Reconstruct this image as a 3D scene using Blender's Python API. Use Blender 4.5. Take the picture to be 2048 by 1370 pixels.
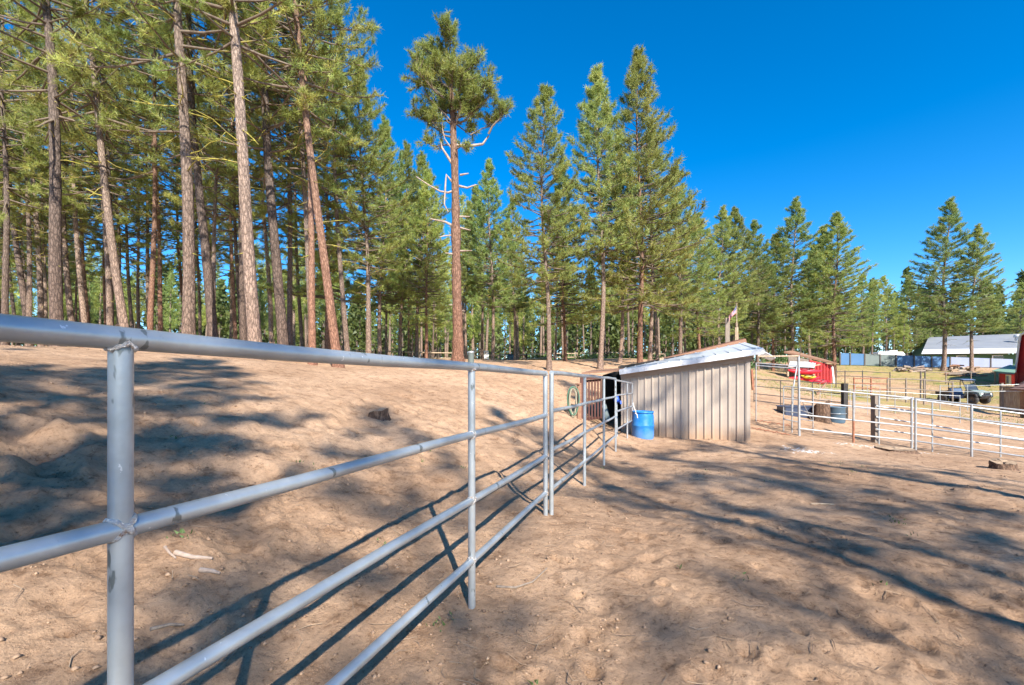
import bpy, math, random
import numpy as np
from mathutils import Vector, Matrix

for o in list(bpy.data.objects):
    bpy.data.objects.remove(o, do_unlink=True)
scene = bpy.context.scene
col = scene.collection

# ------------------------------------------------------------------ camera, sky, sun, exposure
F = 910.0          # focal length in photograph pixels (2048 wide)
CZ = 1.42          # eye height
HY = 760.0         # horizon row of the photograph
cam_d = bpy.data.cameras.new('camera')
cam_d.sensor_width = 36.0
cam_d.lens = F / 2048.0 * 36.0
cam_d.shift_y = (HY - 685.0) / 2048.0
cam_d.clip_start = 0.05
cam_d.clip_end = 2000.0
cam = bpy.data.objects.new('camera', cam_d)
cam.location = (0, 0, CZ)
cam.rotation_euler = (math.radians(90), 0, 0)
col.objects.link(cam)
scene.camera = cam

SUN_EL = math.radians(37.0)
SUN_H = Vector((0.32, -0.947, 0)).normalized()          # horizontal direction towards the sun (behind the viewer)
TO_SUN = Vector((SUN_H.x * math.cos(SUN_EL), SUN_H.y * math.cos(SUN_EL), math.sin(SUN_EL)))
w = bpy.data.worlds.new('World')
scene.world = w
w.use_nodes = True
nt = w.node_tree
bg = nt.nodes['Background']
sky = nt.nodes.new('ShaderNodeTexSky')
sky.sky_type = 'NISHITA'
sky.sun_disc = False
sky.sun_elevation = SUN_EL
sky.sun_rotation = math.atan2(SUN_H.x, SUN_H.y)
sky.altitude = 1500.0
sky.air_density = 1.0
sky.dust_density = 0.4
sky.ozone_density = 3.0
hs = nt.nodes.new('ShaderNodeHueSaturation')
hs.inputs['Saturation'].default_value = 1.42
nt.links.new(sky.outputs[0], hs.inputs['Color'])
nt.links.new(hs.outputs[0], bg.inputs[0])
bg.inputs[1].default_value = 0.12
sun_d = bpy.data.lights.new('sun', 'SUN')
sun_d.energy = 5.0
sun_d.angle = math.radians(0.55)
sun_d.color = (1.0, 0.93, 0.82)
sun = bpy.data.objects.new('sun', sun_d)
sun.rotation_euler = TO_SUN.to_track_quat('Z', 'Y').to_euler()
sun.location = (10, -30, 30)
col.objects.link(sun)
scene.view_settings.view_transform = 'Standard'
scene.view_settings.look = 'None'
scene.view_settings.exposure = 1.15
scene.view_settings.gamma = 1.0
scene.view_settings.use_curve_mapping = False
scene.render.engine = 'CYCLES'
scene.cycles.max_bounces = 5
scene.cycles.diffuse_bounces = 3
scene.cycles.use_adaptive_sampling = True
scene.cycles.adaptive_threshold = 0.025
scene.cycles.glossy_bounces = 2
scene.cycles.transmission_bounces = 2
scene.cycles.transparent_max_bounces = 4
scene.cycles.use_denoising = True

# ------------------------------------------------------------------ helpers
def P(px, py, d):
    return Vector(((px - 1024.0) / F * d, d, CZ - (py - HY) / F * d))

def tag(o, label=None, cat=None, group=None, kind=None):
    if label: o['label'] = label
    if cat: o['category'] = cat
    if group: o['group'] = group
    if kind: o['kind'] = kind
    return o

def empty(name, loc=(0, 0, 0), label=None, cat=None, group=None):
    o = bpy.data.objects.new(name, None)
    o.empty_display_size = 0.2
    o.location = loc
    col.objects.link(o)
    return tag(o, label, cat, group)

def np_mesh(name, v, faces_list, smooth=False):
    """v (N,3); faces_list: list of int arrays (M,k)"""
    me = bpy.data.meshes.new(name)
    v = np.asarray(v, np.float32)
    me.vertices.add(len(v))
    me.vertices.foreach_set('co', v.ravel())
    loops, starts, pos = [], [], 0
    for f in faces_list:
        f = np.asarray(f, np.int32)
        if len(f) == 0: continue
        k = f.shape[1]
        loops.append(f.ravel())
        starts.append(np.arange(len(f), dtype=np.int32) * k + pos)
        pos += f.size
    lo = np.concatenate(loops); st = np.concatenate(starts)
    me.loops.add(len(lo))
    me.loops.foreach_set('vertex_index', lo)
    me.polygons.add(len(st))
    me.polygons.foreach_set('loop_start', st)
    if smooth:
        me.polygons.foreach_set('use_smooth', np.ones(len(st), bool))
    me.update(calc_edges=True)
    me.validate()
    return me

class MB:
    def __init__(s):
        s.v = []; s.f = []; s.m = []; s.sm = []; s.mi = 0; s.smooth = False
    def add(s, vs, fs):
        b = len(s.v)
        s.v += [tuple(x) for x in vs]
        for f in fs:
            s.f.append([i + b for i in f]); s.m.append(s.mi); s.sm.append(s.smooth)
        return s
    def box(s, c, size, rz=0.0, M=None):
        hx, hy, hz = size[0] / 2, size[1] / 2, size[2] / 2
        R = Matrix.Rotation(rz, 3, 'Z') if M is None else M
        c = Vector(c)
        vs = [c + R @ Vector((x * hx, y * hy, z * hz)) for x in (-1, 1) for y in (-1, 1) for z in (-1, 1)]
        s.add(vs, [(0, 1, 3, 2), (4, 6, 7, 5), (0, 4, 5, 1), (2, 3, 7, 6), (0, 2, 6, 4), (1, 5, 7, 3)])
        return s
    def bar(s, a, b, wd, th, up=(0, 0, 1)):
        a, b = Vector(a), Vector(b)
        d = (b - a).normalized(); up = Vector(up)
        sd = d.cross(up)
        if sd.length < 1e-4: sd = d.cross(Vector((1, 0, 0)))
        sd.normalize(); u = sd.cross(d)
        vs = []
        for p in (a, b):
            for i, j in ((-1, -1), (1, -1), (1, 1), (-1, 1)):
                vs.append(p + sd * (i * wd / 2) + u * (j * th / 2))
        s.add(vs, [(3, 2, 1, 0), (4, 5, 6, 7), (0, 1, 5, 4), (1, 2, 6, 5), (2, 3, 7, 6), (3, 0, 4, 7)])
        return s
    def tube(s, pts, rad, n=10, caps=True, closed=False):
        pts = [Vector(p) for p in pts]
        m = len(pts)
        if not hasattr(rad, '__len__'): rad = [rad] * m
        rings = []
        d0 = (pts[1] - pts[0]).normalized()
        ref = Vector((0, 0, 1)) if abs(d0.z) < 0.9 else Vector((1, 0, 0))
        nrm = d0.cross(ref).normalized()
        for i in range(m):
            if closed: d = (pts[(i + 1) % m] - pts[i - 1]).normalized()
            else: d = (pts[min(i + 1, m - 1)] - pts[max(i - 1, 0)]).normalized()
            nrm = (nrm - d * nrm.dot(d)).normalized()
            bn = d.cross(nrm)
            rings.append([pts[i] + (nrm * math.cos(2 * math.pi * k / n) + bn * math.sin(2 * math.pi * k / n)) * rad[i] for k in range(n)])
        vs = [p for r in rings for p in r]
        fs = []
        for i in range(m if closed else m - 1):
            j = (i + 1) % m
            for k in range(n):
                k2 = (k + 1) % n
                fs.append((i * n + k, i * n + k2, j * n + k2, j * n + k))
        old = s.smooth; s.smooth = True
        s.add(vs, fs)
        s.smooth = old
        if caps and not closed:
            s.add(rings[0], [tuple(range(n - 1, -1, -1))])
            s.add(rings[-1], [tuple(range(n))])
        return s
    def lathe(s, prof, n=24, o=(0, 0, 0), M=None):
        o = Vector(o)
        vs = []
        for r, z in prof:
            for k in range(n):
                p = Vector((r * math.cos(2 * math.pi * k / n), r * math.sin(2 * math.pi * k / n), z))
                if M is not None: p = M @ p
                vs.append(o + p)
        fs = []
        for i in range(len(prof) - 1):
            for k in range(n):
                k2 = (k + 1) % n
                fs.append((i * n + k, i * n + k2, (i + 1) * n + k2, (i + 1) * n + k))
        old = s.smooth; s.smooth = True
        s.add(vs, fs); s.smooth = old
        return s
    def prism(s, poly, ext):
        """poly: list of 3D points (planar), ext: extrusion vector"""
        n = len(poly); e = Vector(ext)
        vs = [Vector(p) for p in poly] + [Vector(p) + e for p in poly]
        fs = [tuple(range(n - 1, -1, -1)), tuple(range(n, 2 * n))]
        fs += [(i, (i + 1) % n, (i + 1) % n + n, i + n) for i in range(n)]
        return s.add(vs, fs)
    def build(s, name, mats, parent=None, origin=None):
        off = Vector(parent.location) if parent is not None else Vector(origin if origin is not None else (0, 0, 0))
        me = bpy.data.meshes.new(name)
        me.from_pydata([(x[0] - off.x, x[1] - off.y, x[2] - off.z) for x in s.v], [], s.f)
        if not isinstance(mats, (list, tuple)): mats = [mats]
        for m in mats: me.materials.append(m)
        me.polygons.foreach_set('material_index', s.m)
        me.polygons.foreach_set('use_smooth', s.sm)
        me.update()
        o = bpy.data.objects.new(name, me)
        col.objects.link(o)
        if parent is not None: o.parent = parent
        elif origin is not None: o.location = off
        return o

def sub(parent_part, o):
    """make o (built in its thing's space) a child of a part that sits at the thing's origin"""
    o.parent = parent_part
    return o

# ------------------------------------------------------------------ materials
def new_mat(name):
    m = bpy.data.materials.new(name)
    m.use_nodes = True
    return m, m.node_tree, m.node_tree.nodes['Principled BSDF']

def ramp(nt, stops):
    r = nt.nodes.new('ShaderNodeValToRGB')
    el = r.color_ramp.elements
    while len(el) < len(stops): el.new(0.5)
    for e, (p, c) in zip(el, stops):
        e.position = p; e.color = (c[0], c[1], c[2], 1)
    return r

def noise(nt, scale, detail=4, rough=0.6, vec=None, dist=0.0):
    n = nt.nodes.new('ShaderNodeTexNoise')
    n.inputs['Scale'].default_value = scale
    n.inputs['Detail'].default_value = detail
    n.inputs['Roughness'].default_value = rough
    n.inputs['Distortion'].default_value = dist
    if vec is not None: nt.links.new(vec, n.inputs['Vector'])
    return n

def simple(name, c1, c2=None, rough=0.7, metal=0.0, scale=6.0, bump=0.0, bscale=None, stretch=None, lo=0.35, hi=0.65, spec=0.5):
    m, nt, b = new_mat(name)
    tc = nt.nodes.new('ShaderNodeTexCoord')
    vec = tc.outputs['Object']
    if stretch:
        mp = nt.nodes.new('ShaderNodeMapping')
        mp.inputs['Scale'].default_value = stretch
        nt.links.new(vec, mp.inputs['Vector']); vec = mp.outputs[0]
    if c2 is None: c2 = tuple(x * 0.75 for x in c1)
    n = noise(nt, scale, 5, 0.65, vec)
    r = ramp(nt, [(lo, c1), (hi, c2)])
    nt.links.new(n.outputs['Fac'], r.inputs[0])
    nt.links.new(r.outputs[0], b.inputs['Base Color'])
    b.inputs['Roughness'].default_value = rough
    b.inputs['Metallic'].default_value = metal
    b.inputs['Specular IOR Level'].default_value = spec
    if bump:
        n2 = noise(nt, bscale or scale * 4, 5, 0.65, vec)
        bp = nt.nodes.new('ShaderNodeBump')
        bp.inputs['Strength'].default_value = bump
        bp.inputs['Distance'].default_value = 0.02
        nt.links.new(n2.outputs['Fac'], bp.inputs['Height'])
        nt.links.new(bp.outputs[0], b.inputs['Normal'])
    return m

def mix(nt, fac, a, b, mode='MIX'):
    m = nt.nodes.new('ShaderNodeMix'); m.data_type = 'RGBA'; m.blend_type = mode
    for sock, val in ((m.inputs[0], fac), (m.inputs[6], a), (m.inputs[7], b)):
        if hasattr(val, 'is_output'): nt.links.new(val, sock)
        elif isinstance(val, (int, float)): sock.default_value = val
        else: sock.default_value = (val[0], val[1], val[2], 1)
    return m.outputs[2]

def make_dirt():
    m, nt, b = new_mat('dirt')
    geo = nt.nodes.new('ShaderNodeNewGeometry')
    pos = geo.outputs['Position']
    n1 = noise(nt, 0.45, 6, 0.6, pos)
    r1 = ramp(nt, [(0.28, (0.34, 0.215, 0.135)), (0.5, (0.47, 0.31, 0.20)), (0.72, (0.56, 0.385, 0.26))])
    nt.links.new(n1.outputs['Fac'], r1.inputs[0])
    n2 = noise(nt, 5.0, 8, 0.72, pos)
    r2 = ramp(nt, [(0.30, (0.42, 0.36, 0.32)), (0.47, (0.92, 0.90, 0.88)), (0.7, (1.15, 1.15, 1.15))])
    nt.links.new(n2.outputs['Fac'], r2.inputs[0])
    c = mix(nt, 1.0, r1.outputs[0], r2.outputs[0], 'MULTIPLY')
    n3 = noise(nt, 30.0, 6, 0.8, pos)
    r3 = ramp(nt, [(0.32, (0.36, 0.30, 0.26)), (0.44, (0.95, 0.95, 0.95)), (0.75, (1.18, 1.16, 1.13))])
    nt.links.new(n3.outputs['Fac'], r3.inputs[0])
    c = mix(nt, 1.0, c, r3.outputs[0], 'MULTIPLY')
    # dark crumbs and litter specks
    vo = nt.nodes.new('ShaderNodeTexVoronoi'); vo.inputs['Scale'].default_value = 22.0
    vo.inputs['Randomness'].default_value = 1.0
    wv = noise(nt, 9.0, 4, 0.7, pos)
    wa = nt.nodes.new('ShaderNodeVectorMath'); wa.operation = 'MULTIPLY_ADD'; wa.inputs[1].default_value = (0.25, 0.25, 0.25)
    nt.links.new(wv.outputs['Color'], wa.inputs[0]); nt.links.new(pos, wa.inputs[2])
    nt.links.new(wa.outputs[0], vo.inputs['Vector'])
    n5 = noise(nt, 1.1, 4, 0.6, pos)
    sub_ = nt.nodes.new('ShaderNodeMath'); sub_.operation = 'MULTIPLY'
    nt.links.new(n5.outputs['Fac'], sub_.inputs[0]); sub_.inputs[1].default_value = 0.26
    lt = nt.nodes.new('ShaderNodeMath'); lt.operation = 'LESS_THAN'
    nt.links.new(vo.outputs['Distance'], lt.inputs[0]); nt.links.new(sub_.outputs[0], lt.inputs[1])
    sp = nt.nodes.new('ShaderNodeMath'); sp.operation = 'MULTIPLY'
    nt.links.new(lt.outputs[0], sp.inputs[0]); sp.inputs[1].default_value = 0.4
    c = mix(nt, sp.outputs[0], c, (0.14, 0.085, 0.055))
    # green and straw coloured turf, where the vertex mask says grass grows
    at = nt.nodes.new('ShaderNodeAttribute'); at.attribute_name = 'grass'
    n4 = noise(nt, 0.9, 7, 0.7, pos)
    r4 = ramp(nt, [(0.40, (0.38, 0.26, 0.13)), (0.52, (0.32, 0.26, 0.09)), (0.62, (0.17, 0.20, 0.05)), (0.78, (0.10, 0.15, 0.03))])
    nt.links.new(n4.outputs['Fac'], r4.inputs[0])
    g = nt.nodes.new('ShaderNodeMath'); g.operation = 'MULTIPLY'; g.use_clamp = True
    n6 = noise(nt, 2.5, 6, 0.7, pos)
    r6 = ramp(nt, [(0.35, (0.2, 0.2, 0.2)), (0.55, (1.3, 1.3, 1.3))])
    nt.links.new(n6.outputs['Fac'], r6.inputs[0])
    nt.links.new(at.outputs['Fac'], g.inputs[0]); nt.links.new(r6.outputs[0], g.inputs[1])
    c = mix(nt, g.outputs[0], c, r4.outputs[0])
    nt.links.new(c, b.inputs['Base Color'])
    b.inputs['Roughness'].default_value = 0.95
    b.inputs['Specular IOR Level'].default_value = 0.15
    b1 = nt.nodes.new('ShaderNodeBump'); b1.inputs['Strength'].default_value = 1.0; b1.inputs['Distance'].default_value = 0.06
    nt.links.new(n2.outputs['Fac'], b1.inputs['Height'])
    b2 = nt.nodes.new('ShaderNodeBump'); b2.inputs['Strength'].default_value = 1.0; b2.inputs['Distance'].default_value = 0.02
    nt.links.new(n3.outputs['Fac'], b2.inputs['Height'])
    nt.links.new(b1.outputs[0], b2.inputs['Normal'])
    nt.links.new(b2.outputs[0], b.inputs['Normal'])
    return m

def make_bark(name, plate, deep, low):
    m, nt, b = new_mat(name)
    tc = nt.nodes.new('ShaderNodeTexCoord')
    mp = nt.nodes.new('ShaderNodeMapping'); mp.inputs['Scale'].default_value = (15, 15, 4.5)
    nt.links.new(tc.outputs['Object'], mp.inputs['Vector'])
    nz = noise(nt, 3.0, 4, 0.6, mp.outputs[0])
    va = nt.nodes.new('ShaderNodeVectorMath'); va.operation = 'ADD'
    nt.links.new(mp.outputs[0], va.inputs[0]); nt.links.new(nz.outputs['Color'], va.inputs[1])
    vo = nt.nodes.new('ShaderNodeTexVoronoi'); vo.feature = 'DISTANCE_TO_EDGE'
    vo.inputs['Scale'].default_value = 1.0
    nt.links.new(va.outputs[0], vo.inputs['Vector'])
    r = ramp(nt, [(0.0, tuple(x * 0.2 + y * 0.8 for x, y in zip(plate, deep))), (0.12, tuple(x * 0.72 for x in plate)), (0.28, plate), (1.0, tuple(min(1, x * 1.15) for x in plate))])
    nt.links.new(vo.outputs['Distance'], r.inputs[0])
    n2 = noise(nt, 25, 5, 0.7, tc.outputs['Object'])
    r2 = ramp(nt, [(0.3, (0.6, 0.57, 0.55)), (0.7, (1.2, 1.2, 1.2))])
    nt.links.new(n2.outputs['Fac'], r2.inputs[0])
    c = mix(nt, 0.8, r.outputs[0], r2.outputs[0], 'MULTIPLY')
    # warmer, redder bark on the lower trunk
    sx = nt.nodes.new('ShaderNodeSeparateXYZ'); nt.links.new(tc.outputs['Object'], sx.inputs[0])
    mr = nt.nodes.new('ShaderNodeMapRange'); mr.inputs['From Min'].default_value = 0.5; mr.inputs['From Max'].default_value = 7.0
    mr.inputs['To Min'].default_value = 0.75; mr.inputs['To Max'].default_value = 0.0
    nt.links.new(sx.outputs['Z'], mr.inputs['Value'])
    c = mix(nt, mr.outputs[0], c, mix(nt, 1.0, c, low, 'MULTIPLY'))
    oi = nt.nodes.new('ShaderNodeObjectInfo')
    mr2 = nt.nodes.new('ShaderNodeMapRange'); mr2.inputs['To Min'].default_value = 0.75; mr2.inputs['To Max'].default_value = 1.2
    nt.links.new(oi.outputs['Random'], mr2.inputs['Value'])
    h = nt.nodes.new('ShaderNodeHueSaturation'); nt.links.new(mr2.outputs[0], h.inputs['Value']); nt.links.new(c, h.inputs['Color'])
    nt.links.new(h.outputs[0], b.inputs['Base Color'])
    b.inputs['Roughness'].default_value = 0.9
    b.inputs['Specular IOR Level'].default_value = 0.2
    bp = nt.nodes.new('ShaderNodeBump'); bp.inputs['Strength'].default_value = 0.9; bp.inputs['Distance'].default_value = 0.04
    nt.links.new(vo.outputs['Distance'], bp.inputs['Height'])
    nt.links.new(bp.outputs[0], b.inputs['Normal'])
    return m

def make_needles(name, c1, c2, c3):
    m, nt, b = new_mat(name)
    tc = nt.nodes.new('ShaderNodeTexCoord')
    n = noise(nt, 1.3, 4, 0.65, tc.outputs['Object'])
    r = ramp(nt, [(0.3, c1), (0.52, c2), (0.72, c3)])
    nt.links.new(n.outputs['Fac'], r.inputs[0])
    oi = nt.nodes.new('ShaderNodeObjectInfo')
    mr = nt.nodes.new('ShaderNodeMapRange'); mr.inputs['To Min'].default_value = 0.78; mr.inputs['To Max'].default_value = 1.2
    nt.links.new(oi.outputs['Random'], mr.inputs['Value'])
    mh = nt.nodes.new('ShaderNodeMapRange'); mh.inputs['To Min'].default_value = 0.485; mh.inputs['To Max'].default_value = 0.515
    mu = nt.nodes.new('ShaderNodeMath'); mu.operation = 'FRACT'
    m3 = nt.nodes.new('ShaderNodeMath'); m3.operation = 'MULTIPLY'; m3.inputs[1].default_value = 7.31
    nt.links.new(oi.outputs['Random'], m3.inputs[0]); nt.links.new(m3.outputs[0], mu.inputs[0]); nt.links.new(mu.outputs[0], mh.inputs['Value'])
    h = nt.nodes.new('ShaderNodeHueSaturation')
    nt.links.new(mr.outputs[0], h.inputs['Value']); nt.links.new(mh.outputs[0], h.inputs['Hue']); nt.links.new(r.outputs[0], h.inputs['Color'])
    nt.links.new(h.outputs[0], b.inputs['Base Color'])
    b.inputs['Roughness'].default_value = 0.5
    b.inputs['Specular IOR Level'].default_value = 0.4
    tr = nt.nodes.new('ShaderNodeBsdfTranslucent')
    nt.links.new(h.outputs[0], tr.inputs['Color'])
    ms = nt.nodes.new('ShaderNodeMixShader'); ms.inputs[0].default_value = 0.42
    nt.links.new(b.outputs[0], ms.inputs[1]); nt.links.new(tr.outputs[0], ms.inputs[2])
    nt.links.new(ms.outputs[0], nt.nodes['Material Output'].inputs['Surface'])
    return m

def make_galv(name, base=(0.44, 0.475, 0.495), rough=0.36, metal=0.55, wear=(0.19, 0.21, 0.21), amount=0.612):
    m, nt, b = new_mat(name)
    tc = nt.nodes.new('ShaderNodeTexCoord')
    ob = tc.outputs['Object']
    n1 = noise(nt, 7, 5, 0.6, ob)
    r1 = ramp(nt, [(0.35, tuple(x * 0.86 for x in base)), (0.65, tuple(min(1, x * 1.1) for x in base))])
    nt.links.new(n1.outputs['Fac'], r1.inputs[0])
    mp = nt.nodes.new('ShaderNodeMapping'); mp.inputs['Scale'].default_value = (1, 1, 0.35)
    nt.links.new(ob, mp.inputs['Vector'])
    n2 = noise(nt, 30, 3, 0.5, mp.outputs[0])
    n2b = noise(nt, 4, 2, 0.5, ob)
    ad = nt.nodes.new('ShaderNodeMath'); ad.operation = 'MULTIPLY'
    nt.links.new(n2.outputs['Fac'], ad.inputs[0]); nt.links.new(n2b.outputs['Fac'], ad.inputs[1])
    r2 = ramp(nt, [(amount * 0.62, (0, 0, 0)), (amount * 0.66, (1, 1, 1))])
    nt.links.new(ad.outputs[0], r2.inputs[0])
    c = mix(nt, r2.outputs[0], r1.outputs[0], wear)
    # chalky pale chips
    vo = nt.nodes.new('ShaderNodeTexVoronoi'); vo.inputs['Scale'].default_value = 1.0
    cm = nt.nodes.new('ShaderNodeMapping'); cm.inputs['Scale'].default_value = (26, 26, 11)
    cn = noise(nt, 40, 3, 0.6, ob); ca = nt.nodes.new('ShaderNodeVectorMath'); ca.operation = 'ADD'
    nt.links.new(ob, cm.inputs['Vector']); nt.links.new(cm.outputs[0], ca.inputs[0]); nt.links.new(cn.outputs['Color'], ca.inputs[1])
    nt.links.new(ca.outputs[0], vo.inputs['Vector'])
    r3 = ramp(nt, [(0.07, (1, 1, 1)), (0.09, (0, 0, 0))]); nt.links.new(vo.outputs['Distance'], r3.inputs[0])
    c = mix(nt, r3.outputs[0], c, (0.72, 0.74, 0.75))
    nt.links.new(c, b.inputs['Base Color'])
    b.inputs['Metallic'].default_value = metal
    rr = nt.nodes.new('ShaderNodeMapRange'); rr.inputs['To Min'].default_value = rough - 0.08; rr.inputs['To Max'].default_value = rough + 0.14
    nt.links.new(n1.outputs['Fac'], rr.inputs['Value']); nt.links.new(rr.outputs[0], b.inputs['Roughness'])
    n3 = noise(nt, 60, 3, 0.6, ob)
    bp = nt.nodes.new('ShaderNodeBump'); bp.inputs['Strength'].default_value = 0.12; bp.inputs['Distance'].default_value = 0.004
    nt.links.new(n3.outputs['Fac'], bp.inputs['Height']); nt.links.new(bp.outputs[0], b.inputs['Normal'])
    return m

M = {}
M['dirt'] = make_dirt()
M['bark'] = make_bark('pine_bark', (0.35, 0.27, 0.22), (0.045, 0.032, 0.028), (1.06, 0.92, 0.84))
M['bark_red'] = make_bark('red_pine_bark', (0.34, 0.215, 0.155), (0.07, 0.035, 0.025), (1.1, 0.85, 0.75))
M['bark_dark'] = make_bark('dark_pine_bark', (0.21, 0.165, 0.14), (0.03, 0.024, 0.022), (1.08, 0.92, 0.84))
M['branch'] = simple('branch_bark', (0.11, 0.08, 0.06), (0.20, 0.155, 0.115), 0.9, scale=8)
M['lichen'] = simple('lichen_branch', (0.13, 0.10, 0.07), (0.40, 0.35, 0.06), 0.95, scale=3, lo=0.42, hi=0.58)
M['deadwood'] = simple('bleached_deadwood', (0.44, 0.36, 0.30), (0.24, 0.17, 0.13), 0.9, scale=7, bump=0.5)
M['needle'] = make_needles('pine_needles', (0.22, 0.285, 0.075), (0.38, 0.435, 0.115), (0.55, 0.51, 0.15))
M['needle_blue'] = make_needles('bluish_pine_needles', (0.18, 0.27, 0.085), (0.32, 0.395, 0.115), (0.49, 0.48, 0.15))
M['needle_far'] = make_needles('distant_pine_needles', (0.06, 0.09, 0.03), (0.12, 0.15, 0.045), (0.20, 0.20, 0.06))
M['galv'] = make_galv('galvanised_pipe')
M['galv2'] = make_galv('bright_galvanised_pipe', (0.38, 0.385, 0.39), 0.45, 0.45, (0.25, 0.235, 0.22), 0.62)
M['darkpipe'] = simple('dark_pipe', (0.06, 0.065, 0.07), (0.14, 0.11, 0.09), 0.55, 0.4, scale=9)
M['rust'] = simple('rusty_pipe', (0.22, 0.08, 0.045), (0.36, 0.16, 0.09), 0.85, 0.1, scale=14)
M['weld'] = simple('weld_bead', (0.74, 0.72, 0.70), (0.42, 0.22, 0.10), 0.38, 0.7, scale=45, bump=0.8, bscale=160, lo=0.5, hi=0.66)
M['tin'] = simple('tan_painted_steel', (0.43, 0.36, 0.295), (0.37, 0.305, 0.25), 0.5, 0.0, scale=1.5, bump=0.05)
def stain_tint_low(m, h0, h1, c):
    nt = m.node_tree; b = nt.nodes['Principled BSDF']
    src = b.inputs['Base Color'].links[0].from_socket
    tc = nt.nodes.new('ShaderNodeTexCoord'); sx = nt.nodes.new('ShaderNodeSeparateXYZ'); nt.links.new(tc.outputs['Object'], sx.inputs[0])
    n = noise(nt, 5, 5, 0.7, tc.outputs['Object'])
    ad = nt.nodes.new('ShaderNodeMath'); ad.operation = 'MULTIPLY_ADD'; ad.inputs[1].default_value = -0.5
    nt.links.new(n.outputs['Fac'], ad.inputs[0]); nt.links.new(sx.outputs['Z'], ad.inputs[2])
    mr = nt.nodes.new('ShaderNodeMapRange'); mr.inputs['From Min'].default_value = h0; mr.inputs['From Max'].default_value = h1
    mr.inputs['To Min'].default_value = 0.8; mr.inputs['To Max'].default_value = 0.0
    nt.links.new(ad.outputs[0], mr.inputs['Value'])
    nt.links.new(mix(nt, mr.outputs[0], src, c), b.inputs['Base Color'])
M['trim'] = simple('tan_trim_board', (0.36, 0.26, 0.19), (0.27, 0.195, 0.14), 0.75, scale=4, stretch=(1, 1, 5))
M['roofmetal'] = simple('galvanised_roof_sheet', (0.74, 0.76, 0.78), (0.62, 0.64, 0.66), 0.42, 0.35, scale=2)
M['fascia'] = simple('weathered_white_fascia', (0.72, 0.72, 0.73), (0.42, 0.40, 0.40), 0.6, 0.1, scale=9, lo=0.5, hi=0.75)
M['brownwood'] = simple('brown_board', (0.20, 0.10, 0.06), (0.30, 0.17, 0.11), 0.85, scale=5, stretch=(1, 1, 6))
M['greywood'] = simple('grey_weathered_wood', (0.27, 0.22, 0.175), (0.16, 0.125, 0.10), 0.9, scale=6, stretch=(4, 4, 0.6), bump=0.5)
M['tanwood'] = simple('tan_weathered_plank', (0.50, 0.40, 0.28), (0.30, 0.21, 0.14), 0.9, scale=4, stretch=(4, 4, 0.5), bump=0.4)
M['redslat'] = simple('red_brown_slat', (0.11, 0.038, 0.026), (0.07, 0.025, 0.02), 0.8, scale=6)
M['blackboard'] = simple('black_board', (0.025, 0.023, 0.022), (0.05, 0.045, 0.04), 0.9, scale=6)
M['barrel'] = simple('blue_plastic', (0.012, 0.17, 0.52), (0.05, 0.25, 0.58), 0.42, scale=7, lo=0.45, hi=0.7)
M['bluecloth'] = simple('blue_plastic_handle', (0.02, 0.07, 0.42), (0.03, 0.10, 0.5), 0.45)
M['navy'] = simple('dark_blue_trough', (0.02, 0.035, 0.08), (0.035, 0.05, 0.09), 0.5, scale=4)
M['steelblue'] = simple('blue_grey_tank', (0.05, 0.10, 0.15), (0.075, 0.125, 0.17), 0.5, scale=4)
M['hose'] = simple('green_hose', (0.05, 0.16, 0.10), (0.08, 0.20, 0.13), 0.5)
M['hose2'] = simple('tan_hose', (0.36, 0.33, 0.24), (0.28, 0.25, 0.18), 0.6)
M['rope'] = simple('white_rope', (0.8, 0.78, 0.72), (0.6, 0.57, 0.5), 0.9)
M['red'] = simple('red_paint', (0.50, 0.025, 0.025), (0.40, 0.02, 0.02), 0.6, scale=3)
M['redplastic'] = simple('red_plastic', (0.65, 0.02, 0.04), (0.55, 0.015, 0.03), 0.3)
M['yellow'] = simple('yellow_plastic', (0.75, 0.5, 0.03), (0.65, 0.42, 0.03), 0.4)
M['greenroof'] = simple('green_metal_roof', (0.20, 0.33, 0.24), (0.16, 0.28, 0.20), 0.5, scale=2)
M['greenwall'] = simple('green_siding', (0.06, 0.14, 0.07), (0.05, 0.11, 0.055), 0.7)
M['greyroof'] = simple('grey_sheet_roof', (0.27, 0.28, 0.295), (0.22, 0.23, 0.25), 0.55, 0.1, scale=0.5)
M['whiteroof'] = simple('white_roof_and_eave_sheen', (0.62, 0.62, 0.63), (0.55, 0.56, 0.57), 0.5, scale=1)
M['pblue'] = simple('blue_fence_sheet', (0.055, 0.14, 0.28), (0.07, 0.16, 0.31), 0.5, scale=1)
M['pgreen'] = simple('grey_green_fence_sheet', (0.12, 0.15, 0.145), (0.14, 0.17, 0.16), 0.6, scale=1)
M['plav'] = simple('pale_lavender_fence_sheet', (0.24, 0.27, 0.38), (0.21, 0.24, 0.35), 0.5, scale=1)
M['cream'] = simple('cream_paint', (0.70, 0.64, 0.45), (0.62, 0.56, 0.40), 0.6)
M['white'] = simple('white_paint', (0.82, 0.81, 0.78), (0.74, 0.73, 0.70), 0.55)
M['glass'] = simple('dark_glass', (0.03, 0.035, 0.04), (0.05, 0.055, 0.06), 0.1)
M['shingle'] = simple('brown_shingle', (0.24, 0.14, 0.11), (0.18, 0.10, 0.08), 0.9, scale=8)
M['black'] = simple('black_plastic', (0.02, 0.02, 0.022), (0.035, 0.035, 0.037), 0.5)
M['rubber'] = simple('tyre_rubber', (0.03, 0.03, 0.03), (0.06, 0.055, 0.05), 0.9, scale=12)
M['camo'] = simple('green_grey_camouflage', (0.20, 0.25, 0.225), (0.09, 0.115, 0.085), 0.5, scale=5, lo=0.5, hi=0.62)
M['bluegrey'] = simple('blue_seat', (0.06, 0.10, 0.18), (0.09, 0.13, 0.22), 0.7)
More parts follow.
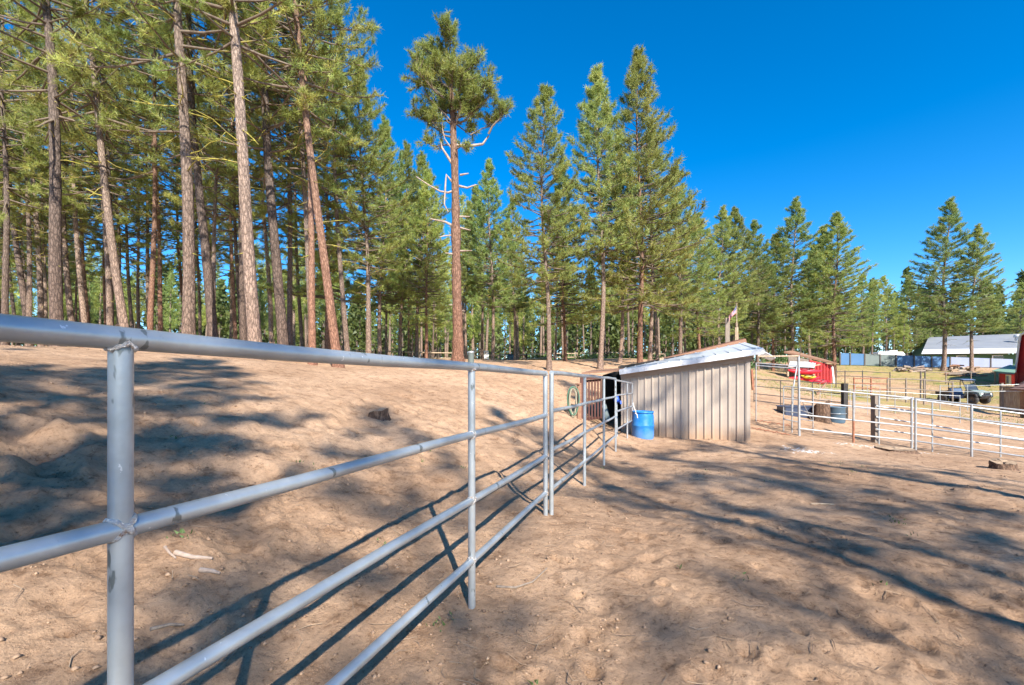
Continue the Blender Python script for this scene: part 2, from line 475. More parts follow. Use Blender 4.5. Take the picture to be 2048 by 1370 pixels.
M['lime'] = simple('white_lime_powder', (0.66, 0.63, 0.60), (0.48, 0.42, 0.36), 0.95, scale=12)
M['stump'] = make_bark('stump_bark', (0.26, 0.18, 0.13), (0.05, 0.035, 0.03), (1, 0.9, 0.85))
M['stumptop'] = simple('cut_stump_wood', (0.36, 0.26, 0.17), (0.22, 0.15, 0.10), 0.9, scale=10, bump=0.5)
M['flagred'] = simple('flag_red', (0.50, 0.02, 0.05), (0.44, 0.02, 0.045), 0.8)
M['flagwhite'] = simple('flag_white', (0.55, 0.54, 0.55), (0.5, 0.49, 0.5), 0.8)
M['flagblue'] = simple('flag_navy', (0.02, 0.035, 0.16), (0.025, 0.04, 0.18), 0.8)
M['grass'] = simple('grass_blades', (0.14, 0.21, 0.045), (0.30, 0.27, 0.09), 0.8, scale=0.6)
M['shrub'] = simple('understory_leaves', (0.09, 0.15, 0.035), (0.05, 0.09, 0.022), 0.7, scale=0.8)
M['clod'] = simple('dirt_clod', (0.40, 0.27, 0.175), (0.17, 0.105, 0.068), 0.95, scale=2.5, bump=0.6)
M['litter'] = simple('dry_pine_needles', (0.20, 0.11, 0.06), (0.46, 0.31, 0.17), 0.9, scale=2)
M['twig'] = simple('dry_twig', (0.19, 0.12, 0.08), (0.42, 0.31, 0.21), 0.9, scale=1.5)
stain_tint_low(M['tin'], -0.15, 0.25, (0.40, 0.25, 0.15))
stain_tint_low(M['barrel'], -0.2, 0.0, (0.10, 0.22, 0.45))  # dust, plus sunlight on the barrel's lower part, put into its colour
# ------------------------------------------------------------------ terrain
def pz(px, py, d):
    p = P(px, py, d)
    return (p.x, p.y, p.z)

CTRL = [
 (0,0,0),(-0.86,1,0.0),(-0.26,2.8,0.02),(0.33,4.5,0.02),(0.98,6.4,-0.06),(1.65,8.4,-0.15),(2.3,10.3,-0.2),
 (3,0,-0.02),(6,0,-0.06),(3,4,-0.06),(1.5,2.5,-0.01),(6,5.5,-0.16),(3,8,-0.14),(3.42,12.9,-0.14),(6.07,11.6,-0.17),(4.6,12.1,-0.16),
 (8.4,13.3,-0.29),(11.4,13,-0.58),(13.2,11.7,-0.68),(10,6,-0.36),(14,3,-0.6),(0,-5,0),(8,-8,-0.2),(-1.5,-3,0.06),
 (0,-20,0.2),(15,-20,-0.3),(-15,-20,1.8),(0,-45,0.5),(40,-40,-0.5),(-40,-40,2.2),
 (1.55,11.5,0.43),(2.5,13.6,0.05),(3.0,15.5,0.35),(5.5,16,0.3),(7.5,17,0.3),
 pz(1098,740,22),pz(1200,738,26),pz(1283,735,28),pz(1360,724,35),pz(968,733,45),pz(915,735,18),pz(680,735,16),
 pz(505,715,13),pz(115,705,15),pz(375,700,14),pz(755,832,7.6),pz(600,905,5.0),
 pz(1540,800,20),pz(1540,762,32),pz(1540,746,45),pz(1620,765,44),pz(1720,795,30),pz(1850,850,20),pz(1925,806,36),
 pz(2040,811,34),pz(1850,765,48),pz(1940,745,55),pz(1700,731,60),pz(1980,738,58),pz(1900,731,75),
 (0,60,3.2),(-30,40,3.0),(-60,60,4.0),(0,100,4.5),(60,120,5.0),(-80,120,5.5),(120,80,4.0),(60,20,-0.4),(80,0,-0.4),
 (-40,0,2.6),(-20,3,2.3),(-300,300,9),(0,300,9),(300,300,9),(300,-300,0),(-300,-300,3),(0,-300,1),(-300,0,5),(300,0,1),
]
_u = np.array([0.322, 0.947]); _n = np.array([-0.947, 0.322]); _o = np.array([-1.2, 0.0])
for s_ in (-4, 0, 4, 8):
    for p_, z_ in ((1.2, 0.22), (3, 0.70), (5, 1.22), (8, 1.78), (12, 2.1)):
        q = _o + _u * s_ + _n * p_
        if all((q[0] - c[0]) ** 2 + (q[1] - c[1]) ** 2 > 1.0 for c in CTRL):
            CTRL.append((q[0], q[1], z_ if s_ > -2 else z_ * 0.8))
_C = np.array(CTRL, float)
def _phi(r2):
    return 0.5 * r2 * np.log(r2 + 1e-9)
_n_c = len(_C)
_A = np.zeros((_n_c + 3, _n_c + 3))
_d2 = ((_C[:, None, :2] - _C[None, :, :2]) ** 2).sum(-1)
_A[:_n_c, :_n_c] = _phi(_d2) + np.eye(_n_c) * 0.6
_A[:_n_c, _n_c] = 1; _A[:_n_c, _n_c + 1:] = _C[:, :2]
_A[_n_c, :_n_c] = 1; _A[_n_c + 1:, :_n_c] = _C[:, :2].T
_W = np.linalg.solve(_A, np.concatenate([_C[:, 2], np.zeros(3)]))
def zbase(x, y):
    x = np.asarray(x, float); y = np.asarray(y, float)
    out = _W[_n_c] + _W[_n_c + 1] * x + _W[_n_c + 2] * y
    for i in range(_n_c):
        out = out + _W[i] * _phi((x - _C[i, 0]) ** 2 + (y - _C[i, 1]) ** 2)
    return out

_rg = np.random.RandomState(7)
_LAT = _rg.rand(256, 256)
def vnoise(x, y):
    xi = np.floor(x).astype(int); yi = np.floor(y).astype(int)
    fx = x - xi; fy = y - yi
    fx = fx * fx * (3 - 2 * fx); fy = fy * fy * (3 - 2 * fy)
    g = lambda a, b: _LAT[a & 255, b & 255]
    return (g(xi, yi) * (1 - fx) + g(xi + 1, yi) * fx) * (1 - fy) + (g(xi, yi + 1) * (1 - fx) + g(xi + 1, yi + 1) * fx) * fy
def fbm(x, y, oct=4, gain=0.5):
    a, t, s = 1.0, 0.0, 0.0
    for i in range(oct):
        t = t + a * vnoise(x * 2 ** i + 17.3 * i, y * 2 ** i - 9.1 * i); s += a; a *= gain
    return t / s - 0.5

HOLES = [(-3.8, 3.6, 0.22, 0.17), (-3.45, 3.4, 0.12, 0.11), (-4.15, 3.8, 0.16, 0.13), (-3.0, 3.1, 0.10, 0.07), (-2.2, 6.5, 0.12, 0.07)]
_rh = random.Random(3)
for i in range(520):                      # hoof prints and scuffs trodden into the paddock
    hy = 1.8 + 10 * _rh.random() ** 1.3; hx = _rh.uniform(-0.6, 1.15 * hy)
    if hx > -1.2 + 0.34 * hy + 0.3:
        HOLES.append((hx, hy, _rh.uniform(0.03, 0.085), _rh.uniform(0.012, 0.035)))
def zground(x, y):
    x = np.asarray(x, float); y = np.asarray(y, float)
    z = zbase(x, y)
    r = np.sqrt(x * x + y * y)
    near = np.clip(1.3 - r / 40.0, 0.15, 1.0)
    z = z + 0.30 * fbm(x * 0.28, y * 0.28, 3) * np.clip(near, 0.3, 1)
    z = z + near * (0.07 * fbm(x * 1.3 + 5, y * 1.3, 4) + 0.038 * fbm(x * 6.5, y * 6.5 + 3, 4, 0.7))
    # the bank left of the fence is rougher, with small slumped ledges
    p = (x - _o[0]) * _n[0] + (y - _o[1]) * _n[1]
    bank = np.clip((p - 0.3) / 1.0, 0, 1) * np.clip((7 - p) / 3.0, 0, 1)
    l = fbm(x * 3.1 + 40, y * 3.1 + 8, 4, 0.6)
    z = z + bank * near * (0.028 * np.clip(l * 9, -1, 1) + 0.10 * fbm(x * 0.8 + 3, y * 0.8 + 70, 3))
    for hx, hy, hr, hd in HOLES:
        idx = np.nonzero((np.abs(x - hx) < 4 * hr) & (np.abs(y - hy) < 4 * hr))[0]
        if len(idx) == 0: continue
        dd = (x[idx] - hx) ** 2 + (y[idx] - hy) ** 2
        z[idx] = z[idx] - hd * np.exp(-dd / (hr * hr)) + 0.45 * hd * np.exp(-(np.sqrt(dd) - 1.6 * hr) ** 2 / (0.25 * hr * hr))
    return z
_GRID = {}
def zg(x, y):
    """height of the built ground sheet (bilinear in its own polar grid)"""
    r = max(math.hypot(x, y), 0.36)
    i = math.log(r / 0.35) / 0.0085
    Z, ang = _GRID['z'], _GRID['a']
    a = math.atan2(x, y)
    if a < ang[0]: a += 2 * math.pi
    i0 = min(int(i), Z.shape[0] - 2); fi = min(i - i0, 1.0)
    j0 = int(np.searchsorted(ang, a, 'right')) - 1; j1 = (j0 + 1) % len(ang)
    a1 = ang[j1] if j1 else ang[0] + 2 * math.pi
    fj = (a - ang[j0]) / (a1 - ang[j0])
    return float((Z[i0, j0] * (1 - fj) + Z[i0, j1] * fj) * (1 - fi) + (Z[i0 + 1, j0] * (1 - fj) + Z[i0 + 1, j1] * fj) * fi)

def make_ground():
    fa = np.radians(np.arange(-56, 56.01, 0.3))
    ba = np.radians(np.arange(59, 301.01, 3.0))
    ang = np.concatenate([fa, ba])                     # measured clockwise from +Y
    k = int(math.log(420 / 0.35) / 0.0085)
    rad = 0.35 * np.exp(np.arange(k + 1) * 0.0085)
    Rr, Aa = np.meshgrid(rad, ang, indexing='ij')
    X = Rr * np.sin(Aa); Y = Rr * np.cos(Aa)
    Z = zground(X.ravel(), Y.ravel())
    na = len(ang)
    _GRID['z'] = Z.reshape(k + 1, na); _GRID['a'] = ang
    v = np.stack([X.ravel(), Y.ravel(), Z], 1)
    c0 = np.array([[0, 0, Z[:na].mean()]])
    v = np.concatenate([v, c0])
    i = np.arange(k)[:, None]; j = np.arange(na)[None, :]; j2 = (j + 1) % na
    q = np.stack([i * na + j, (i + 1) * na + j, (i + 1) * na + j2, i * na + j2], -1).reshape(-1, 4)[:, ::-1]
    jj = np.arange(na)
    t = np.stack([np.full(na, len(v) - 1), jj, (jj + 1) % na], 1)[:, ::-1]
    me = np_mesh('ground', v, [q, t], smooth=True)
    x, y = v[:, 0], v[:, 1]
    px = 1024 + F * x / np.maximum(y, 0.1)
    g = np.zeros(len(v))
    sm = lambda a, lo, hi: np.clip((a - lo) / (hi - lo), 0, 1)
    field = sm(x - 0.62 * y, 0, 3) * sm(x, 12, 18) * sm(y, 20, 28) * sm(66 - y, 0, 6)
    g = np.maximum(g, field * (0.12 + 0.88 * sm(vnoise(x * 0.13 + 2, y * 0.13), 0.45, 0.62)) * 0.85)
    forest = sm(y, 33, 42) * (1 - sm(x, 22, 26)) + sm(y, 66, 72)
    g = np.maximum(g, np.clip(forest, 0, 1) * 0.75)
    left = sm(-x, 16, 26)
    g = np.maximum(g, left * 0.5)
    at = me.attributes.new('grass', 'FLOAT', 'POINT')
    at.data.foreach_set('value', np.clip(g, 0, 1).astype(np.float32))
    me.materials.append(M['dirt'])
    o = bpy.data.objects.new('ground', me)
    col.objects.link(o)
    o['kind'] = 'structure'
    return o
make_ground()

# ------------------------------------------------------------------ pine trees
def rv(rng, n):
    a = rng.normal(size=(n, 3)); return a / np.linalg.norm(a, axis=1, keepdims=True)

def needle_mesh(name, cen, dirs, n, length, width, rng, mat, spread=0.62):
    cen = np.asarray(cen); dirs = np.asarray(dirs)
    N = len(cen)
    d = dirs[:, None, :] * 0.62 + rng.normal(size=(N, n, 3)) * spread
    d /= np.linalg.norm(d, axis=2, keepdims=True)
    L = length * (0.65 + 0.6 * rng.rand(N, n, 1))
    base = cen[:, None, :] - dirs[:, None, :] * (rng.rand(N, n, 1) * 0.9 * length)
    tip = base + d * L
    tip[:, :, 2] -= 0.12 * L[:, :, 0] * rng.rand(N, n)
    s = np.cross(d, rng.normal(size=(N, n, 3)))
    s /= np.linalg.norm(s, axis=2, keepdims=True) + 1e-9
    s *= width * (0.7 + 0.6 * rng.rand(N, n, 1)) / 2
    v = np.stack([base - s, base + s, tip], 2).reshape(-1, 3)
    f = np.arange(len(v)).reshape(-1, 3)
    me = np_mesh(name, v, [f])
    me.materials.append(mat)
    return me

def pine_proto(seed, H, r0, cb, prof, per_whorl=5, step=0.42, tufts=9, needles=20, nlen=0.24, nwid=0.02,
               rise=(0.05, 0.75), dead=(0.1, 0.4, 30), bark='bark', leaf='needle', bow=0.25, top_tufts=14, gaps=0.12, inner=0.30):
    rng = np.random.RandomState(seed)
    # trunk
    tb = MB()
    nz = 26
    ph = rng.rand(4) * 6.28
    def axis(t):
        return np.array([bow * math.sin(t * 2.2 + ph[0]) * t + 0.08 * math.sin(t * 9 + ph[1]), bow * math.sin(t * 2.6 + ph[2]) * t + 0.08 * math.sin(t * 8 + ph[3]), t * H]) - np.array([0.08 * math.sin(ph[1]), 0.08 * math.sin(ph[3]), 0]) * (1 - t)
    def radius(t):
        return r0 * (0.93 * (1 - t) ** 0.85 + 0.012) + r0 * 0.42 * math.exp(-t * H / 0.35)
    n = 12
    vs, fs = [], []
    ts = [-0.02] + [((i / nz) ** 1.3) for i in range(nz + 1)]
    for i, t in enumerate(ts):
        a = axis(max(t, 0)); a[2] = t * H
        for k in range(n):
            th = 2 * math.pi * k / n
            rr = radius(max(t, 0)) * (1 + 0.07 * math.sin(3 * th + 5 * t + ph[0]) + 0.05 * rng.normal() * 0.6)
            vs.append((a[0] + rr * math.cos(th), a[1] + rr * math.sin(th), a[2]))
    for i in range(len(ts) - 1):
        for k in range(n):
            fs.append((i * n + k, i * n + (k + 1) % n, (i + 1) * n + (k + 1) % n, (i + 1) * n + k))
    trunk = np_mesh('trunk', np.array(vs), [np.array(fs)], smooth=True)
    trunk.materials.append(M[bark])
    # branches
    bb = MB(); dbb = MB()
    cen, dirs = [], []
    z = cb * H
    while z < H * 0.985:
        u = (z / H - cb) / (1 - cb)
        L = prof(u)
        k0 = rng.rand() * 6.28
        nb = max(3, int(round(per_whorl * (1 - 0.35 * u))))
        for k in range(nb):
            if rng.rand() < gaps: continue
            az = k0 + 2 * math.pi * k / nb + rng.normal() * 0.25
            bl = L * (0.62 + 0.55 * rng.rand())
            if bl < 0.15: continue
            zz = z + rng.normal() * 0.1
            t = min(zz / H, 0.99)
            a = axis(t)
            el = rise[0] + (rise[1] - rise[0]) * u + rng.normal() * 0.12
            o = Vector(a); o.z = zz
            pts = [o]
            ns = 4
            hd = Vector((math.cos(az), math.sin(az), 0))
            e = el
            for i in range(1, ns + 1):
                e = el + 0.35 * (i / ns) ** 2 - 0.12 * math.sin(i / ns * 3.1)
                step_v = (hd * math.cos(e) + Vector((0, 0, 1)) * math.sin(e)) * (bl / ns)
                step_v += Vector(rng.normal(size=3) * 0.05 * bl / ns)
                pts.append(pts[-1] + step_v)
            br = max(0.008, 0.014 + 0.012 * bl) * (1 - 0.4 * u)
            bb.tube(pts, [br * (1 - 0.8 * i / ns) for i in range(ns + 1)], 4, caps=False)
            # tufts: on side twigs along the outer part, and at the tip
            nt_ = max(2, int(tufts * (0.45 + 0.55 * bl / max(0.3, prof(0.25)))))
            for q in range(nt_):
                f = 1.0 if q == 0 else inner + (1 - inner) * rng.rand() ** 0.8
                fi = f * ns; i0 = min(int(fi), ns - 1)
                p = pts[i0].lerp(pts[i0 + 1], fi - i0)
                bd = (pts[i0 + 1] - pts[i0]).normalized()
                if q == 0:
                    tip = p; td = bd
                else:
                    sd = bd.cross(Vector((0, 0, 1))).normalized() * (1 if rng.rand() < 0.5 else -1)
                    tw = (0.22 + 0.34 * rng.rand()) * min(1.0, 0.4 + bl * 0.4) * (1.25 - 0.6 * f)
                    td = (bd * 0.7 + sd * (0.5 + 0.5 * rng.rand()) + Vector((0, 0, 0.15 + 0.5 * rng.rand()))).normalized()
                    tip = p + td * tw
                    bb.tube([p, tip], [br * 0.35, br * 0.2], 3, caps=False)
                cen.append(tuple(tip)); dirs.append(tuple((td + Vector((0, 0, 0.25))).normalized()))
                if rng.rand() < 0.6:
                    cen.append(tuple(tip - td * 0.16 + Vector(rng.normal(size=3) * 0.04))); dirs.append(tuple(td))
        z += step * (0.75 + 0.5 * rng.rand()) * (1 - 0.35 * u)
    for q in range(top_tufts):
        t = 0.93 + 0.07 * rng.rand()
        a = axis(t); a[2] = t * H
        dd = rv(rng, 1)[0] * 0.7 + np.array([0, 0, 0.8]); dd /= np.linalg.norm(dd)
        cen.append(tuple(a + dd * 0.15)); dirs.append(tuple(dd))
    # dead, lichen-grown branches under the crown
    for q in range(dead[2]):
        t = dead[0] + (dead[1] - dead[0]) * rng.rand() ** 0.7
        a = axis(t); a[2] = t * H
        az = rng.rand() * 6.28
        bl = (0.25 + 1.6 * rng.rand() ** 2) * (0.5 + (t - dead[0]) / max(0.05, dead[1] - dead[0]))
        e = rng.normal() * 0.22 - 0.1
        pts = [Vector(a)]
        for i in range(3):
            e += rng.normal() * 0.22
            az += rng.normal() * 0.2
            pts.append(pts[-1] + Vector((math.cos(az) * math.cos(e), math.sin(az) * math.cos(e), math.sin(e))) * bl / 3)
        r = 0.010 + 0.010 * bl
        dbb.tube(pts, [r, r * 0.8, r * 0.55, r * 0.25], 4, caps=False)
        for s in range(int(bl * 2.5)):
            f = 0.3 + 0.7 * rng.rand(); i0 = min(int(f * 3), 2)
            p = pts[i0].lerp(pts[i0 + 1], f * 3 - i0)
            dbb.tube([p, p + Vector(rv(rng, 1)[0] * np.array([1, 1, 0.6])) * (0.1 + 0.3 * rng.rand())], [r * 0.4, r * 0.2], 3, caps=False)
    root = empty('pine_tree')
    for nm, me in (('trunk', trunk),):
        ob = bpy.data.objects.new(nm, me); col.objects.link(ob); ob.parent = root
    b1 = bb.build('branches', M['branch'], root)
    b2 = dbb.build('dead_branches', M['lichen'], root) if dead[2] else None
    cr = bpy.data.objects.new('crown', needle_mesh('crown', cen, dirs, needles, nlen, nwid, rng, M[leaf]))
    col.objects.link(cr); cr.parent = root
    for c_ in (b1, b2, cr):
        if c_: c_['kind'] = 'stuff'
    root['H0'] = H
    root['used'] = 0
    return root

def far_pine(seed, H, cb, R, leaf):
    """a distant pine: trunk and foliage clumps in one mesh"""
    rng = np.random.RandomState(seed)
    cen, dirs = [], []
    z = cb * H
    while z < H:
        u = (z / H - cb) / (1 - cb)
        L = R * (1 - u ** 1.25) * (0.6 + 0.4 * min(1, u * 4)) + 0.15
        for k in range(4):
            az = rng.rand() * 6.28; bl = L * (0.4 + 0.7 * rng.rand())
            for q in range(max(2, int(4 * bl))):
                f = 0.3 + 0.7 * rng.rand()
                cen.append((math.cos(az) * bl * f + rng.normal() * 0.15, math.sin(az) * bl * f + rng.normal() * 0.15, z + bl * f * 0.3 * (u - 0.2) + rng.normal() * 0.15))
                dirs.append((math.cos(az) * 0.7, math.sin(az) * 0.7, 0.7))
        z += 0.38 * (0.7 + 0.6 * rng.rand())
    me = needle_mesh('far', cen, dirs, 12, 0.42, 0.055, rng, M[leaf])
    v = np.empty(len(me.vertices) * 3, np.float32); me.vertices.foreach_get('co', v); v = v.reshape(-1, 3)
    nv = len(v)
    tv = []; n = 6
    zs = [-0.3, 0.4, H * 0.3, H * 0.6, H * 0.97]
    rs = [H * 0.014, H * 0.011, H * 0.0095, H * 0.006, 0.02]
    for zz, rr in zip(zs, rs):
        for k in range(n): tv.append((rr * math.cos(k * 6.2832 / n), rr * math.sin(k * 6.2832 / n), zz))
    tf = [(nv + i * n + k, nv + i * n + (k + 1) % n, nv + (i + 1) * n + (k + 1) % n, nv + (i + 1) * n + k) for i in range(4) for k in range(n)]
    me2 = np_mesh('far_pine', np.concatenate([v, np.array(tv)]), [np.arange(nv).reshape(-1, 3), np.array(tf)])
    me2.materials.append(M[leaf]); me2.materials.append(M['bark'])
    mi = np.zeros(len(me2.polygons), np.int32); mi[-len(tf):] = 1
    me2.polygons.foreach_set('material_index', mi)
    bpy.data.meshes.remove(me)
    return me2

tall = lambda R: (lambda u: R * (0.75 + 0.25 * math.sin(min(1, u * 2 + 0.2) * 1.57)) * (1 - u ** 2.0) + 0.2)
cone = lambda R: (lambda u: R * (0.72 + 0.28 * min(1, u * 4)) * (1 - u ** 1.25) + 0.18)
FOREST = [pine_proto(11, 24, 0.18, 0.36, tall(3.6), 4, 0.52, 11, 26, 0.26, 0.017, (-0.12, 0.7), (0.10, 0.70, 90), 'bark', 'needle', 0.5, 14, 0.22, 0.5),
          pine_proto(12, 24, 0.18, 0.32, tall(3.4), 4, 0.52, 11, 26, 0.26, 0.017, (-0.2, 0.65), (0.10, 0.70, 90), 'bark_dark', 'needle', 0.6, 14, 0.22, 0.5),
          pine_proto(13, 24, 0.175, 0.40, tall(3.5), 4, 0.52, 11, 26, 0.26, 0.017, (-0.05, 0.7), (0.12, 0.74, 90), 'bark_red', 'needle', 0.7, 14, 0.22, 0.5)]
CONE = [pine_proto(21, 18, 0.17, 0.32, cone(3.6), 6, 0.38, 16, 15, 0.25, 0.026, (0.0, 0.7), (0.12, 0.4, 30), 'bark', 'needle', 0.3, 24, 0.14),
        pine_proto(22, 18, 0.165, 0.27, cone(3.4), 6, 0.36, 15, 15, 0.25, 0.026, (0.05, 0.75), (0.12, 0.36, 34), 'bark', 'needle_blue', 0.25, 24, 0.10),
        pine_proto(23, 18, 0.165, 0.38, cone(2.9), 6, 0.34, 16, 15, 0.25, 0.026, (-0.05, 0.75), (0.14, 0.5, 34), 'bark', 'needle_blue', 0.3, 24, 0.06),
        pine_proto(24, 18, 0.165, 0.20, cone(4.1), 6, 0.38, 16, 15, 0.26, 0.026, (-0.1, 0.7), (0.08, 0.3, 24), 'bark_red', 'needle', 0.25, 24, 0.12)]
THIN = [pine_proto(31, 20, 0.19, 0.34, tall(2.9), 3, 0.75, 10, 14, 0.26, 0.024, (-0.1, 0.7), (0.10, 0.42, 30), 'bark', 'needle', 0.5, 14, 0.2),
        pine_proto(32, 20, 0.18, 0.42, cone(3.0), 3, 0.62, 9, 14, 0.26, 0.024, (-0.15, 0.7), (0.10, 0.5, 34), 'bark_red', 'needle', 0.5, 14, 0.2)]
FAR = [far_pine(41, 16, 0.48, 2.2, 'needle'), far_pine(42, 16, 0.40, 2.1, 'needle_blue'), far_pine(43, 16, 0.22, 2.6, 'needle')]

def copy_tree(root):
    r = root.copy(); col.objects.link(r)
    for ch in root.children:
        c = ch.copy(); col.objects.link(c); c.parent = r
    return r

TREES = []
def place_pine(proto, x, y, H, rot, label, group=None, lean=(0, 0), thick=None, sink=0.05):
    if proto['used'] == 0:
        r = proto; proto['used'] = 1
    else:
        r = copy_tree(proto)
    s = H / proto['H0']
    r.location = (x, y, zg(x, y) - sink)
    k = thick if thick else 1.0
    r.scale = (s * k, s * k, s)
    r.rotation_euler = (lean[1], lean[0], rot)
    # lean about world axes: apply as rotation before the spin about z
    r.rotation_euler = (Matrix.Rotation(lean[0], 3, 'Y') @ Matrix.Rotation(lean[1], 3, 'X') @ Matrix.Rotation(rot, 3, 'Z')).to_euler()
    tag(r, label, 'tree', group)
    TREES.append((x, y))
    return r

def pine_at(proto, px, d, H=None, top=None, label='', group=None, lean_to=None, rot=None, thick=None):
    """base column px at depth d; top=(px,py) of the tip, or lean_to=(px,py) a point the trunk passes through"""
    x = (px - 1024) / F * d
    zb = zg(x, d)
    lean = 0.0
    if top:
        q = P(top[0], top[1], d)
        H = q.z - zb
        lean = math.atan2(q.x - x, H)
    if lean_to:
        q = P(lean_to[0], lean_to[1], d)
        lean = math.atan2(q.x - x, q.z - zb)
    return place_pine(proto, x, d, H, rot if rot is not None else (px * 0.77) % 6.28, label, group, (lean, 0), thick)
# ---- the single, half-dead pine in the middle of the view
def hero_pine():
    rng = np.random.RandomState(5)
    d = 18.0
    base = P(916, 735, d); base.z = zg(base.x, base.y) - 0.05
    root = empty('pine_tree', base, 'lone half-bare pine with round tufted top and broken dead limbs on its trunk', 'tree')
    def W(px, py, dy=0.0):
        p = P(px, py, d); p.y += dy; return p
    path = [base, W(916, 700), W(915, 640), W(913, 560), W(912, 480), W(911, 400), W(909, 320), W(906, 250), W(904, 200), W(898, 140), W(893, 90)]
    path[0].z -= 0.1
    rad = [0.28, 0.215, 0.20, 0.19, 0.175, 0.16, 0.14, 0.12, 0.095, 0.05, 0.02]
    # resample and roughen
    pts, rr = [], []
    for i in range(len(path) - 1):
        for k in range(4):
            pts.append(path[i].lerp(path[i + 1], k / 4)); rr.append(rad[i] + (rad[i + 1] - rad[i]) * k / 4)
    pts.append(path[-1]); rr.append(rad[-1])
    mb = MB(); mb.tube(pts, [r * (1 + 0.08 * rng.normal()) for r in rr], 14)
    mb.build('trunk', M['bark_red'], root)
    dead = [ # px path of bleached dead limbs
        ([(908, 290), (935, 291), (965, 286), (977, 268)], 0.075),
        ([(906, 330), (893, 310), (884, 296), (882, 285)], 0.06),
        ([(912, 380), (896, 385), (880, 382), (855, 368), (832, 352)], 0.05),
        ([(905, 365), (893, 350), (891, 372), (889, 410), (897, 425)], 0.05),
        ([(918, 372), (935, 376), (953, 370)], 0.05), ([(920, 350), (937, 346)], 0.045),
        ([(912, 455), (890, 443), (860, 436)], 0.065), ([(918, 433), (940, 432)], 0.045), ([(918, 455), (941, 460)], 0.045),
        ([(908, 470), (890, 474), (880, 479)], 0.035), ([(918, 502), (944, 503)], 0.045), ([(910, 509), (892, 509)], 0.04),
        ([(908, 610), (898, 610)], 0.03), ([(918, 620), (930, 622)], 0.03), ([(912, 255), (892, 232), (868, 212), (846, 190)], 0.035),
        ([(905, 300), (890, 280), (886, 262), (885, 232)], 0.03)]
    for pp, r in dead:
        dy = rng.uniform(-0.5, 0.2)
        q = [W(x, y, dy * i / len(pp)) for i, (x, y) in enumerate(pp)]
        mb = MB(); mb.tube(q, [r * (1 - 0.6 * i / (len(q) - 1)) for i in range(len(q))], 7)
        mb.build('dead_limb', M['deadwood'], root)
    # live limbs + tufts
    bb = MB(); cen, dirs = [], []
    def limb(q, r, nt_, spread=0.5):
        bb.tube(q, [r * (1 - 0.75 * i / (len(q) - 1)) for i in range(len(q))], 6, caps=False)
        for k in range(nt_):
            f = 0.35 + 0.65 * rng.rand() ** 0.7 if k else 1.0
            fi = f * (len(q) - 1); i0 = min(int(fi), len(q) - 2)
            p = q[i0].lerp(q[i0 + 1], fi - i0)
            bd = (q[i0 + 1] - q[i0]).normalized()
            td = (bd * 0.6 + Vector(rv(rng, 1)[0]) * 0.8 + Vector((0, 0, 0.35))).normalized()
            tip = p + td * (spread * (0.25 + 0.75 * rng.rand())) if k else p
            bb.tube([p, tip], [r * 0.3, r * 0.18], 3, caps=False) if k else None
            for e in range(2):
                cen.append(tuple(tip + Vector(rng.normal(size=3) * 0.05))); dirs.append(tuple((td + Vector((0, 0, 0.4))).normalized()))
    # the long right-hand limb with a live end
    limb([W(977, 268), W(985, 255, -0.1), W(1000, 240, -0.1), W(1008, 222, 0)], 0.05, 26, 0.55)
    limb([W(940, 270), W(965, 248, 0.3), W(985, 243, 0.3), W(1000, 232)], 0.03, 22, 0.5)
    limb([W(908, 245), W(930, 255, 0.3), W(945, 258, 0.3)], 0.03, 12, 0.4)
    limb([W(908, 290), W(888, 282, 0.3), W(865, 285, 0.3), W(850, 284)], 0.035, 16, 0.45)
    limb([W(909, 300), W(925, 303, -0.4), W(938, 305)], 0.03, 8, 0.35)
    # main crown: ascending limbs from the upper trunk filling a rounded head
    outline = [(842, 36), (893, 30), (938, 55), (958, 80), (955, 125), (945, 165), (825, 62), (818, 92), (838, 130), (815, 165), (838, 190), (862, 210),
               (985, 150), (990, 165), (970, 175), (930, 185), (905, 95), (870, 60), (920, 80), (880, 120), (940, 105), (860, 150), (915, 140), (935, 150),
               (890, 75), (850, 95), (870, 100), (925, 115), (845, 60), (910, 45), (900, 165), (880, 175), (925, 160), (855, 120)]
    for i, (x, y) in enumerate(outline):
        a = 60 + (y - 30) * 0.85 + 25
        a = min(275, max(95, y + 75))
        f = (a - 90) / 180
        o = W(893 + 13 * f, a)
        dy = rng.uniform(-1.3, 1.3)
        y = 86 + (y - 30) * 0.88; x = 900 + (x - 900) * 0.92
        e = W(x, y, dy)
        m1 = o.lerp(e, 0.4) + Vector((0, 0, -0.18)); m2 = o.lerp(e, 0.75) + Vector((0, 0, -0.12))
        limb([o, m1, m2, e], 0.04, 25, 0.62)
    bb.build('branches', M['branch'], root)['kind'] = 'stuff'
    cr = needle_mesh('crown', np.array(cen) - np.array(base), dirs, 26, 0.21, 0.021, rng, M['needle'])
    o = bpy.data.objects.new('crown', cr); col.objects.link(o); o.parent = root; o['kind'] = 'stuff'
    TREES.append((base.x, base.y))
hero_pine()

